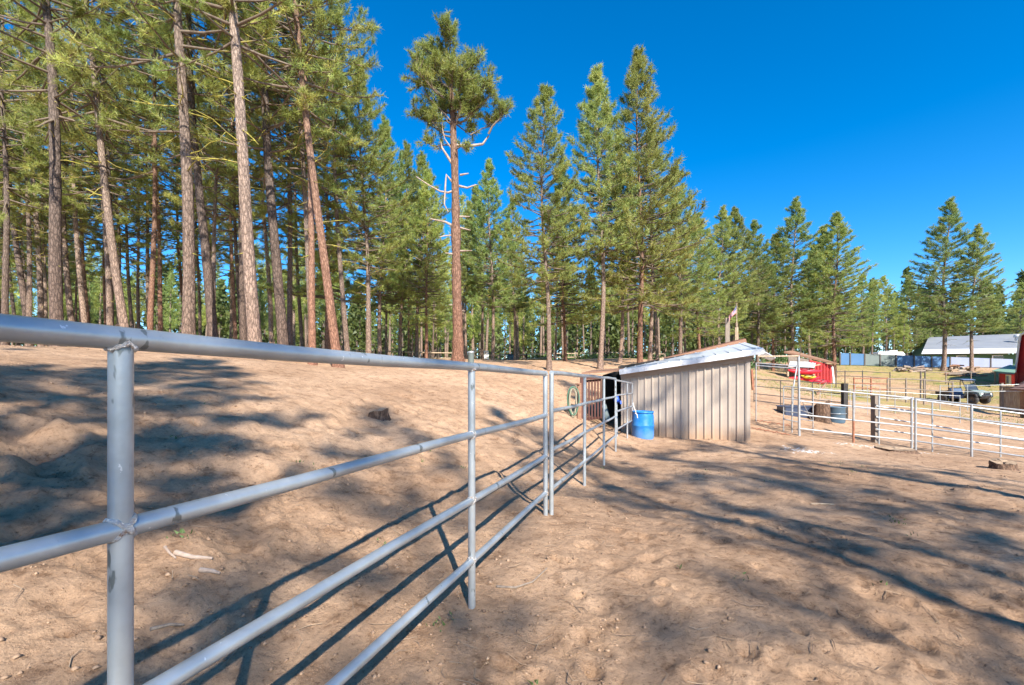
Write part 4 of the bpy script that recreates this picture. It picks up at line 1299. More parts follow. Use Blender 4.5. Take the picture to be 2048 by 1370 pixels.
# ------------------------------------------------------------------ tan shed
WL = Vector((3.13, 13.05, 0)); WR = Vector((6.07, 11.6, 0))
shed = empty('tan_shed', (4.6, 12.3, -0.2), 'tan ribbed steel shed with white sloping roof behind the blue barrel', 'shed')
U = (WR - WL).normalized(); Vn = Vector((U.y, -U.x, 0))          # Vn points towards the viewer
if Vn.y > 0: Vn = -Vn
Lw = (WR - WL).length
zt = lambda s: 1.46 + (1.92 - 1.46) * s / Lw
pitch = Lw / 17.0
npan = [(0, 4), (4, 8), (8, 12), (12, 17)]
for a, b in npan:
    prof = []
    for k in range(a, b):
        s0 = k * pitch
        for fs_, h in ((0.0, 0.0), (0.36, 0.0), (0.43, 0.028), (0.57, 0.028), (0.64, 0.0)):
            prof.append((s0 + fs_ * pitch, h))
    prof.append((b * pitch, 0.0))
    mb = MB(); vs = []; 
    for s, h in prof:
        p0 = WL + U * s + Vn * h
        vs.append(Vector((p0.x, p0.y, zg(p0.x, p0.y) - 0.15))); vs.append(Vector((p0.x, p0.y, zt(s) + 0.03)))
    n = len(prof)
    bk = [v - Vn * 0.05 for v in vs]
    mb.add(vs, [(2 * i, 2 * i + 2, 2 * i + 3, 2 * i + 1) for i in range(n - 1)])
    mb.add([vs[0], vs[1], bk[1], bk[0]], [(0, 1, 2, 3)])
    mb.add([vs[-2], vs[-1], bk[-1], bk[-2]], [(3, 2, 1, 0)])
    mb.build('wall_panel', M['tin'], shed)
# back and side walls, corner trim
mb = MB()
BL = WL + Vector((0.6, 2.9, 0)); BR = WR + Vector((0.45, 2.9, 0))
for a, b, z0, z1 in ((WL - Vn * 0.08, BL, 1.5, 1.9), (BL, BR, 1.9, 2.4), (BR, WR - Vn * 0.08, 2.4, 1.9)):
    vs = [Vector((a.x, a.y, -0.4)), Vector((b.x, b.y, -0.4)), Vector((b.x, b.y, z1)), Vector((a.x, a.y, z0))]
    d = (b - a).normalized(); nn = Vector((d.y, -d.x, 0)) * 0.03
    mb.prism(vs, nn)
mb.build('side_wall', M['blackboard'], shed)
mb = MB(); p0 = WR + Vn * 0.036 - U * 0.04
mb.box((p0.x, p0.y, 0.83), (0.09, 0.012, 2.15), math.atan2(U.y, U.x)); mb.build('corner_trim', M['tin'], shed)
mb = MB()
t0 = WL + Vn * 0.055; t1 = WR + Vn * 0.055 + U * 0.04
mb.bar(Vector((t0.x, t0.y, 1.535)), Vector((t1.x, t1.y, 2.005)), 0.035, 0.19); mb.build('trim_board', M['trim'], shed)
FL, FR = P(1239, 741.5, 12.85), P(1527, 698.5, 11.3)
BRc, BLc = P(1490, 686.5, 13.7), P(1243, 739.5, 15.2)
mb = MB()
nrm = (FR - FL).cross(BLc - FL).normalized()
if nrm.z < 0: nrm = -nrm
mb.prism([FL, FR, BRc, BLc], nrm * 0.03)
mb.build('roof', M['roofmetal'], shed)
for k in range(12):
    f = (k + 0.5) / 12
    a = FL.lerp(FR, f); b = BLc.lerp(BRc, f)
    mb = MB(); mb.bar(a + nrm * 0.04, b + nrm * 0.04, 0.035, 0.022, nrm); mb.build('roof_rib', M['roofmetal'], shed)
mb = MB(); dn = Vector((0, 0, -0.05)) + Vn * 0.0
mb.bar(FL + dn + Vn * 0.015, FR + dn + Vn * 0.015, 0.022, 0.125); mb.build('fascia', M['fascia'], shed)
mb = MB(); mb.bar(FR + dn + U * 0.012, BRc + dn + U * 0.012, 0.022, 0.10); mb.build('fascia', M['fascia'], shed)
for k in range(4):
    a = P(1516 + 7 * k, 711 - 0.4 * k, 12.3 + 0.05 * k)
    mb = MB(); mb.prism([P(1516 + 3 * k, 712 - 2.2 * k, 12.4), P(1519 + 3 * k, 710 - 2.2 * k, 12.4), P(1545 + 2.2 * k, 720 - 1.2 * k, 13.3), P(1541 + 2.2 * k, 721.5 - 1.2 * k, 13.3)], (0, 0, 0.015 + 0.01 * (k % 2)))
    mb.build('awning_sheet', M['roofmetal'], shed)
mb = MB(); mb.bar(P(1503, 738, 11.75), P(1506, 780, 11.75), 0.05, 0.05); mb.build('door_edge', M['rust'], shed)

# dark lean-to on the shed's left
lean = empty('lean_to', (2.6, 13.6, 0), 'dark open lean-to with slatted side attached to the shed', 'lean-to')
r0, r1 = P(1163, 748, 13.2), P(1241, 742.5, 13.02)
mb = MB(); mb.prism([r0, r1, r1 + Vector((0.6, 1.2, 0.10)), r0 + Vector((0.5, 1.0, 0.10))], (0, 0, 0.04)); mb.build('roof', M['brownwood'], lean)
mb = MB(); mb.bar(P(1166, 757, 13.3), P(1202, 755, 13.3), 0.05, 0.08); mb.build('header', M['redslat'], lean)
for k in range(7):
    x = 1166 + k * 6.0
    mb = MB(); b = P(x, 843 - k * 1.0, 13.35); t = P(x, 763 - 0.4 * k, 13.35)
    mb.box((b + t) / 2, (0.042, 0.03, t.z - b.z)); mb.build('slat', M['redslat'], lean)
for yy in (763, 838):
    mb = MB(); mb.bar(P(1164, yy, 13.39), P(1203, yy - 3, 13.39), 0.03, 0.07); mb.build('cross_rail', M['redslat'], lean)
mb = MB(); mb.bar(P(1163.5, 750, 13.3), G(1163.5, 13.3, -0.2), 0.09, 0.09); mb.build('post', M['redslat'], lean)
mb = MB(); mb.prism([P(1206, 750, 14.0), P(1206, 848, 14.0), Vector((4.2, 15.9, -0.2)), Vector((4.2, 15.9, 1.9))], (0.02, -0.04, 0)); mb.build('back_wall', M['blackboard'], lean)  # near-black boards: the shade of the interior is put into their colour
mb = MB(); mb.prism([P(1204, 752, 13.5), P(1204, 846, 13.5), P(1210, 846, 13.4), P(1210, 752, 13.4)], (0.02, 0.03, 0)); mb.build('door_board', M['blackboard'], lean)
A = G(1212, 12.6)
mb = MB(); mb.prism([P(1204, 812, 12.7), P(1212, 808, 12.7), P(1221, 838, 12.4), P(1213, 842, 12.4)], (0.0, 0.05, 0)); o = mb.build('leaning_board', M['pgreen'], None, A); tag(o, 'blue-grey board leaning in the dark lean-to opening', 'board')
A = G(1234, 11.6)
mb = MB(); mb.tube([A, P(1233, 806, 11.6)], 0.022, 10)
o = empty('yard_hydrant', A, 'water hydrant with bright blue head behind the end fence post', 'hydrant')
mb.build('pipe', M['galv'], o)
mb = MB(); mb.lathe([(0.0, -0.07), (0.06, -0.06), (0.075, 0.0), (0.06, 0.05), (0.03, 0.11), (0.0, 0.12)], 14, P(1233.5, 800, 11.6)); mb.tube([P(1234, 801, 11.6), P(1241, 803, 11.5), P(1242, 808, 11.5)], 0.026, 8); mb.tube([P(1233, 794, 11.6), P(1238, 791, 11.6)], 0.014, 8)
mb.build('head', M['bluecloth'], o)
# garden hose hung in loops on a post
A = G(1150, 11.9)
o = empty('hose_post', A, 'brown post with wooden peg holding the garden hose', 'post')
mb = MB(); mb.box(A + Vector((0.12, 0.05, 0.35)), (0.1, 0.1, 1.1)); mb.build('post', M['brownwood'], o)
mb = MB(); mb.tube([A + Vector((0.12, 0, 0.86)), A + Vector((0.0, -0.16, 0.88))], 0.018, 8); mb.build('peg', M['brownwood'], o)
h = empty('garden_hose', A + Vector((0.0, -0.08, 0)), 'green and tan garden hose hanging in loops beside the lean-to', 'hose')
rh2 = random.Random(8)
for k in range(7):
    cx = P(1147 + rh2.uniform(-2.5, 3), 0, 11.75).x; w2 = rh2.uniform(0.07, 0.15); top = P(0, 774 + rh2.uniform(-1, 3), 11.75).z; bot = P(0, 836 - rh2.uniform(0, 9), 11.75).z
    pts = []
    for i in range(24):
        t = 2 * math.pi * i / 24
        pts.append(Vector((cx + w2 * math.sin(t) * (1 + 0.25 * math.cos(t)), 11.75 + 0.03 * k - 0.1 + 0.02 * math.sin(t * 2), (top + bot) / 2 + (top - bot) / 2 * math.cos(t))))
    mb = MB(); mb.tube(pts, 0.0135, 7, closed=True); mb.build('loop', M['hose'] if k in (0, 3) else M['hose2'], h)

# blue barrel with a rope over its rim
A = G(1286, 12.25)
o = empty('barrel', A, 'bright blue plastic barrel standing against the tan shed wall', 'barrel')
R, Hb = 0.285, 0.70
mb = MB(); mb.lathe([(R * 0.95, -0.05), (R * 0.985, 0.03), (R, 0.08), (R, 0.29), (R * 1.035, 0.31), (R * 1.035, 0.335), (R, 0.355), (R * 0.985, 0.56), (R * 0.93, 0.64), (R * 0.93, 0.655), (R * 0.985, 0.665), (R * 0.985, Hb), (R * 0.93, Hb), (R * 0.93, 0.12), (0.0, 0.12)], 36, A)
mb.build('body', M['barrel'], o)
mb = MB(); mb.tube([P(1272, 826, 12.05), P(1271, 822, 12.0), P(1268, 815, 12.1), P(1266, 806, 12.2)], 0.012, 6); mb.tube([P(1270, 826, 12.0), P(1274, 829, 11.97), P(1275, 836, 11.96)], 0.012, 6)
q = mb.build('rope', M['rope'], None, P(1270, 822, 12.0)); tag(q, 'white rope tied over the rim of the blue barrel', 'rope')

# brown roofed shelter behind the shed with standing boards
sh = empty('brown_shelter', (6.5, 16, 0.2), 'brown board roof rising behind the white shed roof', 'shelter')
a, b = P(1298, 728, 15.6), P(1492, 682, 15.9)
mb = MB(); mb.bar(a, b, 0.05, 0.16); mb.build('barge_board', M['brownwood'], sh)
mb = MB(); mb.bar(a + Vector((0, 0.1, 0.07)), b + Vector((0, 0.1, 0.08)), 0.05, 0.06); mb.build('barge_board', M['redslat'], sh)
mb = MB(); mb.prism([a, b, b + Vector((0.9, 2.6, -0.25)), a + Vector((0.9, 2.6, -0.25))], (0, 0, 0.04)); mb.build('roof', M['brownwood'], sh)
for q_ in (a + Vector((0.15, 0.2, 0)), b + Vector((-0.15, 0.2, 0)), a + Vector((0.9, 2.4, -0.2)), b + Vector((0.7, 2.4, -0.2))):
    mb = MB(); mb.bar(Vector((q_.x, q_.y, zg(q_.x, q_.y) - 0.2)), q_, 0.1, 0.1); mb.build('post', M['greywood'], sh)
mb = MB(); mb.box(P(1322, 720, 15.2), (0.14, 0.14, 0.12)); q = mb.build('wood_block', M['tanwood'], sh)
for px, y0_, w_, mt, lab in ((1454, 636, 0.16, 'greywood', 'taller grey board standing up behind the shed roof left of the flag'), (1472, 655, 0.11, 'tanwood', 'shorter tan board standing up behind the shed roof under the flag')):
    A = G(px, 16.3)
    t = P(px + 1, y0_, 16.3)
    mb = MB(); mb.bar(A - Vector((0, 0, 0.2)), Vector((t.x, t.y, t.z)), w_, 0.045, (0, 1, 0)); o = mb.build('standing_board', M[mt], None, A); tag(o, lab, 'board')
# flag hanging from a thin staff
A = G(1473, 16.2)
fl = empty('flag', A, 'small striped flag with navy canton drooping above the shed roof', 'flag')
mb = MB(); mb.tube([A, P(1473.5, 606, 16.2)], 0.012, 8); mb.build('staff', M['tanwood'], fl)
hw, wl = 0.50, 0.76
def flagpt(s, t):       # s along fly 0..1, t down the hoist 0..1 : drooping to lower left
    o_ = P(1473, 609, 16.18)
    x = -s * wl * 0.38 + 0.028 * math.sin(s * 7 + t * 2) - t * 0.03
    z = -t * hw * 0.62 - s * wl * 0.62 * (1 - 0.35 * t)
    y = 0.05 * math.sin(s * 9 + 1.2 * t) - 0.02
    return o_ + Vector((x, y, z))
mb = MB()
NS, NTT = 16, 13
for j in range(NTT):
    for i in range(NS):
        canton = (i < NS * 0.4) and j < 7
        mb.mi = 2 if canton else (0 if j % 2 == 0 else 1)
        mb.add([flagpt(i / NS, j / NTT), flagpt((i + 1) / NS, j / NTT), flagpt((i + 1) / NS, (j + 1) / NTT), flagpt(i / NS, (j + 1) / NTT)], [(0, 1, 2, 3)])
mb.build('cloth', [M['flagred'], M['flagwhite'], M['flagblue']], fl)
mb = MB()
for j in range(9):
    for i in range(6 if j % 2 == 0 else 5):
        s = (i + (0.5 if j % 2 == 0 else 1.0)) / 6 * 0.4; t = (j + 0.6) / 9.4 * 7 / 13
        c = flagpt(s, t) + Vector((0, -0.004, 0)); e = 0.0045
        mb.add([c + Vector((e * math.cos(math.pi / 2 + k * math.pi * 0.4) * (1 if kk == 0 else 0.4), -0.001, 0)) + Vector((0, 0, e * math.sin(math.pi / 2 + k * math.pi * 0.4))) for k in range(5) for kk in (0,)], [(0, 1, 2, 3, 4)])
mb.build('stars', M['flagwhite'], fl)
# ------------------------------------------------------------------ things around the gates
def stump(px, d, r, h, label, cut=True, mat='stump', squash=1.0):
    A = G(px, d)
    o = empty('tree_stump', A - Vector((0, 0, 0.05)), label, 'stump')
    rg = random.Random(px)
    n, lv = 20, 5
    vs, fs = [], []
    hs_ = [0.0, 0.25, 0.55, 0.85, 1.0]
    lob = [rg.uniform(0, 6.28) for _ in range(3)]
    for i, t in enumerate(hs_):
        for k in range(n):
            th = 2 * math.pi * k / n
            rr = r * (1 + 0.55 * (1 - t) ** 2.5 * (0.6 + 0.4 * math.sin(3 * th + lob[0]) + 0.35 * math.sin(5 * th + lob[1]))) * (1 + 0.06 * math.sin(7 * th + lob[2]) + rg.gauss(0, 0.03))
            z = h * t * (1 + (0.18 * math.sin(th + lob[1]) + 0.07 * math.sin(4 * th + lob[0]) if i == lv - 1 else 0)) - 0.08 * (1 - t)
            vs.append(A + Vector((rr * math.cos(th), rr * squash * math.sin(th), z)))
    for i in range(lv - 1):
        for k in range(n): fs.append((i * n + k, i * n + (k + 1) % n, (i + 1) * n + (k + 1) % n, (i + 1) * n + k))
    mb = MB(); mb.smooth = True; mb.add(vs, fs); mb.build('bark', M[mat], o)
    mb = MB(); c = A + Vector((0, 0, h * 0.93)); top = vs[-n:]
    inner = [c + (p - c) * 0.5 + Vector((0, 0, rg.gauss(0, 0.02))) for p in top]
    mb.add(top + inner + [c], [(k, (k + 1) % n, n + (k + 1) % n, n + k) for k in range(n)] + [(n + k, n + (k + 1) % n, 2 * n) for k in range(n)])
    mb.build('cut_top', M['stumptop'], o)
    return o
stump(757, 7.7, 0.16, 0.16, 'low weathered stump on the bank behind the near fence', squash=0.9)
stump(1642, 16.8, 0.27, 0.62, 'dark tall stump behind the silver gate')
stump(2005, 9.6, 0.2, 0.16, 'low brown stump on the dirt at the right edge')
stump(1790, 12.1, 0.42, 0.07, 'flat rotten stump base beside the paired silver posts')

A = G(1600, 17.2)
tr = empty('water_trough', A, 'long dark blue water trough behind the small gate', 'trough')
mb = MB(); c = A + Vector((0.1, 0.2, 0.16)); R_ = Matrix.Rotation(-0.15, 3, 'Z')
for sx, sy, lx, ly in ((0, -0.36, 1.3, 0.04), (0, 0.36, 1.3, 0.04), (-0.63, 0, 0.04, 0.68), (0.63, 0, 0.04, 0.68)):
    mb.box(c + R_ @ Vector((sx, sy, 0)), (lx, ly, 0.40), -0.15)
mb.box(c + Vector((0, 0, -0.12)), (1.22, 0.68, 0.04), -0.15)
mb.build('body', M['navy'], tr)
mb = MB()
for sy in (-0.37, 0.37): mb.bar(c + R_ @ Vector((-0.67, sy, 0.21)), c + R_ @ Vector((0.67, sy, 0.21)), 0.07, 0.04)
mb.build('rim', M['navy'], tr)
A = G(1670, 16.9)
tr = empty('water_tank', A, 'blue-grey stock tank beside the dark stump', 'tank')
mb = MB(); mb.lathe([(0.30, -0.05), (0.32, 0.02), (0.32, 0.5), (0.34, 0.52), (0.34, 0.55), (0.30, 0.55), (0.30, 0.1), (0, 0.1)], 28, A); mb.build('body', M['steelblue'], tr)
mb = MB(); mb.tube([A + Vector((0.34 * math.cos(k * 6.2832 / 24), 0.34 * math.sin(k * 6.2832 / 24), 0.30)) for k in range(24)], 0.012, 5, closed=True); mb.build('hoop', M['galv'], tr)

def powder(px, d, rx, ry, n, label, seed):
    rng = np.random.RandomState(seed)
    A = G(px, d)
    mb = MB(); mb.smooth = True
    for i in range(n):
        x = A.x + rng.normal() * rx; y = A.y + rng.normal() * ry; s = rng.uniform(0.015, 0.06)
        m = 9
        ring = []
        for k in range(m):
            t = 6.2832 * k / m; q = s * rng.uniform(0.55, 1.2)
            xx, yy = x + q * math.cos(t), y + q * math.sin(t) * 0.8
            ring.append(Vector((xx, yy, zg(xx, yy) - 0.004)))
        mb.add(ring + [Vector((x, y, zg(x, y) + 0.008 + 0.006 * rng.rand()))], [(k, (k + 1) % m, m) for k in range(m)])
    o = mb.build('powder_patch', M['lime'], None, A); tag(o, label, 'powder', kind='stuff')
powder(1612, 10.6, 0.22, 0.2, 90, 'white powder patch on the dirt below the gate pole', 1)
powder(1765, 12.4, 0.6, 0.16, 130, 'white powder strewn under the silver corral panel', 2)

def stick(pts, r, label, mat='deadwood', name='stick', cat='stick'):
    w_ = [Vector((x, y, zg(x, y) + r * 0.7 + dz)) for x, y, dz in pts]
    mb = MB(); mb.tube(w_, [r * (1 - 0.5 * i / (len(w_) - 1)) for i in range(len(w_))], 7)
    o = mb.build(name, M[mat], None, w_[0]); tag(o, label, cat)
def gp(px, py):
    # ground point seen at a pixel (march along the ray)
    d = 1.2
    while d < 30:
        p = P(px, py, d)
        if p.z <= zg(p.x, p.y): return p
        d += 0.03
    return P(px, py, 5)
def stick_px(pp, r, label, mat='deadwood', name='stick', cat='stick'):
    q = [gp(*p) for p in pp]
    stick([(p.x, p.y, 0) for p in q], r, label, mat, name, cat)
stick_px([(993, 1178), (1030, 1180), (1065, 1168), (1094, 1140)], 0.009, 'curved grey stick lying right of the second fence post', 'greywood')
stick_px([(1622, 1010), (1645, 1010), (1668, 1012)], 0.014, 'short pale stick lying in the middle of the paddock', 'tanwood')
stick_px([(350, 1118), (385, 1124), (425, 1128)], 0.017, 'pale split root piece on the bank behind the nearest rails', 'deadwood', 'root_piece', 'wood')
stick_px([(330, 1098), (340, 1112), (352, 1119)], 0.010, 'pale bent twig joined near the split root piece', 'deadwood')
stick_px([(400, 1147), (425, 1152), (440, 1155)], 0.016, 'short bleached wood chip below the split root piece', 'deadwood', 'wood_chip', 'wood')
stick_px([(300, 1262), (340, 1258), (368, 1254)], 0.010, 'pale stick beside the foot shadow of the nearest post', 'greywood')
stick_px([(1378, 960), (1410, 962), (1440, 966)], 0.010, 'thin stick on the dirt in front of the tan shed', 'greywood')
# a dragged chain harrow by the shed corner
A = G(1530, 12.6)
ch = empty('chain_harrow', A, 'rusty chain lying on the dirt right of the tan shed', 'chain')
for row in range(2):
    for k in range(9):
        px = 1508 + k * 8.5 + row * 5; py = 858 - row * 16 + k * (1.6 - row * 0.2)
        p = gp(px, py)
        mb = MB(); a_ = 0.9 if k % 2 else -0.5
        mb.tube([p + Vector((0.075 * math.cos(t * 6.2832 / 10) * math.cos(a_ * .4), 0.03 * math.sin(t * 6.2832 / 10), 0.03 + 0.02 * math.cos(t * 6.2832 / 10) * a_)) for t in range(10)], 0.010, 5, closed=True)
        mb.build('link', M['rust'], ch)

# ------------------------------------------------------------------ split rail fence, rocking chair, drum at the forest edge
o = empty('split_rail_fence', G(345, 30), 'weathered split rail fence along the forest edge', 'fence')
line = [(300, 27), (480, 30), (690, 33), (860, 37), (1000, 42), (1150, 46), (1330, 50)]
rr_ = random.Random(5)
for i, (px, d) in enumerate(line):
    g = G(px, d)
    mb = MB(); mb.bar(g - Vector((0, 0, 0.1)), g + Vector((0, 0, 1.0)), 0.14, 0.12, (0, 1, 0)); mb.build('post', M['greywood'], o)
    if i:
        g0 = G(*line[i - 1])
        for h in (0.85, 0.45):
            n = 3
            for k in range(n):
                a = g0.lerp(g, k / n); b = g0.lerp(g, (k + 1) / n)
                a.z = zg(a.x, a.y) + h; b.z = zg(b.x, b.y) + h
                mb = MB(); mb.tube([a + Vector((0, 0, rr_.gauss(0, 0.03))), b + Vector((0, 0, rr_.gauss(0, 0.03)))], 0.055, 6); mb.build('rail', M['tanwood'], o)
                if k:
                    mb = MB(); mb.bar(Vector((a.x, a.y, zg(a.x, a.y) - .1)), Vector((a.x, a.y, zg(a.x, a.y) + 0.95)), 0.12, 0.12, (0, 1, 0)); mb.build('post', M['greywood'], o)

A = G(970, 40)
rc = empty('rocking_chair', A, 'white wooden rocking chair at the forest edge right of the lone pine', 'chair')
def C(x, y, z): return A + Vector((x, y, z))
for sx in (-0.28, 0.28):
    mb = MB(); mb.tube([C(sx, -0.5 + 0.1 * k, 0.03 + 0.012 * (k - 5) ** 2 * 0.6) for k in range(11)], 0.025, 6); mb.build('rocker', M['white'], rc)
    mb = MB(); mb.bar(C(sx, -0.28, 0.05), C(sx, -0.28, 0.62), 0.06, 0.06, (0, 1, 0)); mb.build('leg', M['white'], rc)
    mb = MB(); mb.bar(C(sx, 0.25, 0.05), C(sx, 0.38, 1.15), 0.06, 0.06, (0, 1, 0)); mb.build('leg', M['white'], rc)
    mb = MB(); mb.bar(C(sx, -0.36, 0.64), C(sx, 0.30, 0.66), 0.10, 0.03); mb.build('armrest', M['white'], rc)
mb = MB(); mb.box(C(0, -0.02, 0.42), (0.58, 0.56, 0.04)); mb.build('seat', M['white'], rc)
for k in range(6):
    x = -0.22 + 0.088 * k
    mb = MB(); mb.bar(C(x, 0.25, 0.45), C(x, 0.37, 1.12), 0.05, 0.02, (0, 1, 0)); mb.build('back_slat', M['white'], rc)
mb = MB(); mb.bar(C(-0.3, 0.37, 1.14), C(0.3, 0.37, 1.14), 0.03, 0.09); mb.build('back_rail', M['white'], rc)
A = G(1021, 42)
o = empty('drum', A, 'dark blue-grey metal drum standing at the forest edge', 'drum')
mb = MB(); mb.lathe([(0.30, 0), (0.3, 0.28), (0.315, 0.3), (0.3, 0.32), (0.3, 0.58), (0.315, 0.6), (0.3, 0.62), (0.3, 0.9), (0.27, 0.9), (0, 0.88)], 20, A); mb.build('body', M['steelblue'], o)
mb = MB(); mb.tube([A + Vector((0.305 * math.cos(k * 6.2832 / 20), 0.305 * math.sin(k * 6.2832 / 20), 0.9)) for k in range(20)], 0.015, 5, closed=True); mb.build('rim', M['navy'], o)
A = G(1045, 41)
o = empty('wagon_wheel', A, 'small rusty wheel leaning near the drum', 'wheel')
mb = MB(); c = A + Vector((0, 0, 0.36)); mb.tube([c + Vector((0.34 * math.cos(k * 6.2832 / 24), 0.05, 0.34 * math.sin(k * 6.2832 / 24))) for k in range(24)], 0.03, 6, closed=True); mb.build('rim', M['rust'], o)
for k in range(8):
    t = k * 6.2832 / 8
    mb = MB(); mb.tube([c + Vector((0, 0.05, 0)), c + Vector((0.33 * math.cos(t), 0.05, 0.33 * math.sin(t)))], 0.015, 5); mb.build('spoke', M['rust'], o)
A = G(942, 20)
o = empty('standpipe', A, 'short pale green-grey capped pipe standing behind the second fence post', 'pipe')
mb = MB(); mb.lathe([(0.13, -0.1), (0.135, 0.5), (0.14, 0.51), (0.14, 0.56), (0.12, 0.57), (0, 0.575)], 20, A); mb.build('pipe', M['pgreen'], o)
mb = MB(); mb.lathe([(0.142, 0.50), (0.15, 0.51), (0.15, 0.58), (0.0, 0.60)], 20, A); mb.build('cap', M['galv'], o)

# ------------------------------------------------------------------ red open shed with kayaks
D = 44.0
base = G(1620, D)
rs = empty('red_shed', base, 'small red shed with brown sloping roof beyond the gates', 'shed')
mb = MB(); mb.prism([P(1568, 706, 45), P(1672, 729, 42.5), P(1655, 723, 47), P(1585, 704, 48)], (0, 0, 0.16)); mb.build('roof', M['brownwood'], rs)
mb = MB(); mb.prism([P(1620, 720, 43.5), P(1620, 768, 43.5), P(1664, 768, 43), P(1664, 730, 43)], (0.0, 0.12, 0)); wl_ = mb.build('wall', M['red'], rs)
for k in range(7):
    a = P(1623 + 6.2 * k, 722 + 1.3 * k, 43.4 - 0.07 * k); b = P(1623 + 6.2 * k, 768, 43.4 - 0.07 * k)
    mb = MB(); mb.bar(a - Vector((0, 0.03, 0)), b - Vector((0, 0.03, 0)), 0.05, 0.04, (0, 1, 0)); mb.build('batten', M['red'], rs)
mb = MB(); mb.prism([P(1577, 710, 45), P(1577, 768, 45), P(1620, 768, 45.5), P(1620, 719, 45.5)], (0, 0.1, 0)); mb.build('back_wall', M['brownwood'], rs)
mb = MB(); mb.prism([P(1577, 711, 44.2), P(1577, 727, 44.2), P(1621, 728, 43.6), P(1621, 720, 43.6)], (0, 0.08, 0)); mb.build('gable_board', M['greywood'], rs)
for px in (1575.5, 1627):
    mb = MB(); mb.bar(G(px, 43.2, -0.1), P(px, 730, 43.2), 0.14, 0.14, (0, 1, 0)); mb.build('post', M['tanwood'], rs)
mb = MB(); mb.bar(P(1625, 732, 43), P(1640, 729, 42.8), 0.25, 0.12); mb.build('beam', M['tanwood'], rs)
mb = MB(); mb.bar(P(1664, 733, 43), P(1668, 768, 43), 0.14, 0.1, (0, 1, 0)); mb.build('corner_board', M['white'], rs)
mb = MB(); mb.prism([P(1577, 733, 42.6), P(1629, 735, 42.4), P(1632, 725, 43.6), P(1580, 724, 43.8)], (0, 0, 0.06)); o = mb.build('metal_sheet', M['roofmetal'], None, P(1600, 733, 43)); tag(o, 'grey metal sheet lying over the kayak rack', 'sheet')
def kayak(px0, py0, px1, py1, d, mat, label, w_=0.36):
    a, b = P(px0, py0, d), P(px1, py1, d - 0.4)
    o = empty('kayak', (a + b) / 2, label, 'kayak', 'kayaks on the rack')
    n = 14; pts = [a.lerp(b, k / n) + Vector((0, 0, 0.10 * (2 * k / n - 1) ** 4)) for k in range(n + 1)]
    rad = [max(0.02, w_ * math.sin(math.pi * (0.03 + 0.94 * k / n)) ** 0.65) for k in range(n + 1)]
    mb = MB(); mb.tube(pts, rad, 12); mb.build('hull', M[mat], o)
    c = (a + b) / 2 + Vector((-0.05, -0.20, w_ * 0.72))
    mb = MB(); mb.tube([c + Vector((0.42 * math.cos(k * 6.2832 / 18), 0.16 * math.sin(k * 6.2832 / 18), 0)) for k in range(18)], 0.035, 6, closed=True); mb.build('cockpit_rim', M['black'], o)
kayak(1576, 742, 1644, 744, 42.3, 'redplastic', 'upper red kayak on the rack in the red shed', 0.27)
kayak(1577, 758, 1640, 757, 42.3, 'redplastic', 'lower red kayak on the rack in the red shed', 0.27)
kayak(1602, 753, 1632, 755, 41.9, 'yellow', 'small yellow kayak between the red ones', 0.17)
kayak(1618, 763, 1658, 764, 41.2, 'redplastic', 'red kayak on the ground before the red shed', 0.24)
A = G(1640, 30)
mb = MB(); mb.tube([G(1633, 27, 0), P(1652, 766, 28.5)], 0.06, 8); o = mb.build('leaning_log', M['brownwood'], None, A); tag(o, 'thin brown log leaning in front of the red shed', 'log')

# ------------------------------------------------------------------ panel fence, wood piles, grey roofed building
cols_ = [(1680, 1700, 'pblue'), (1700, 1729, 'pblue'), (1729, 1760, 'pgreen'), (1760, 1792, 'pgreen'), (1792, 1828, 'pblue'), (1828, 1863, 'pblue'),
         (1863, 1900, 'pblue'), (1900, 1940, 'plav'), (1940, 1981, 'plav'), (1981, 2026, 'plav')]
def ftop(px): return 706 + (px - 1680) * 0.036
pf = empty('panel_fence', G(1680, 60), 'long sheet metal fence of blue, grey-green and lavender panels', 'fence')
for a, b, m in cols_:
    d = 60.0
    p0, p1 = P(a + 0.8, ftop(a), d), P(b - 0.8, ftop(b), d)
    z0, z1 = zg(p0.x, p0.y) + 0.08, zg(p1.x, p1.y) + 0.08
    mb = MB(); mb.prism([p0, Vector((p0.x, p0.y, z0)), Vector((p1.x, p1.y, z1)), p1], (0, 0.06, 0)); mb.build('panel', M[m], pf)
    g = G(a, d, -0.2)
    mb = MB(); mb.bar(g, Vector((g.x, g.y, ftop(a) * 0 + P(a, ftop(a) - 0.6, d).z)), 0.16, 0.16, (0, 1, 0)); mb.build('post', M['darkpipe'], pf)
def wood_pile(px, d, L, H_, label, seed):
    rg = random.Random(seed); A = G(px, d)
    o = empty('wood_pile', A, label, 'wood pile')
    for i in range(34):
        x = rg.uniform(-L / 2, L / 2); z = rg.uniform(0.05, H_) * (1 - abs(x) / L); y = rg.uniform(-0.5, 0.5)
        c = Vector((A.x + x, A.y + y, zg(A.x + x, A.y + y) + z)); a_ = rg.uniform(-0.7, 0.7); l = rg.uniform(0.5, 1.3); t = rg.uniform(-0.2, 0.2)
        v = Vector((math.cos(a_), math.sin(a_), t)) * l / 2
        mb = MB(); mb.tube([c - v, c + v], rg.uniform(0.06, 0.15), 7); mb.build('log', M[rg.choice(['greywood', 'greywood', 'deadwood', 'brownwood', 'stumptop'])], o)
wood_pile(1828, 55, 3.6, 0.8, 'pale jumbled wood pile left of the taller pine by the panel fence', 1)
wood_pile(1915, 56, 3.2, 0.95, 'dark wood pile between the two pines by the panel fence', 2)
wood_pile(1930, 52, 3.2, 0.5, 'low scattered log heap in front of the dark wood pile', 3)

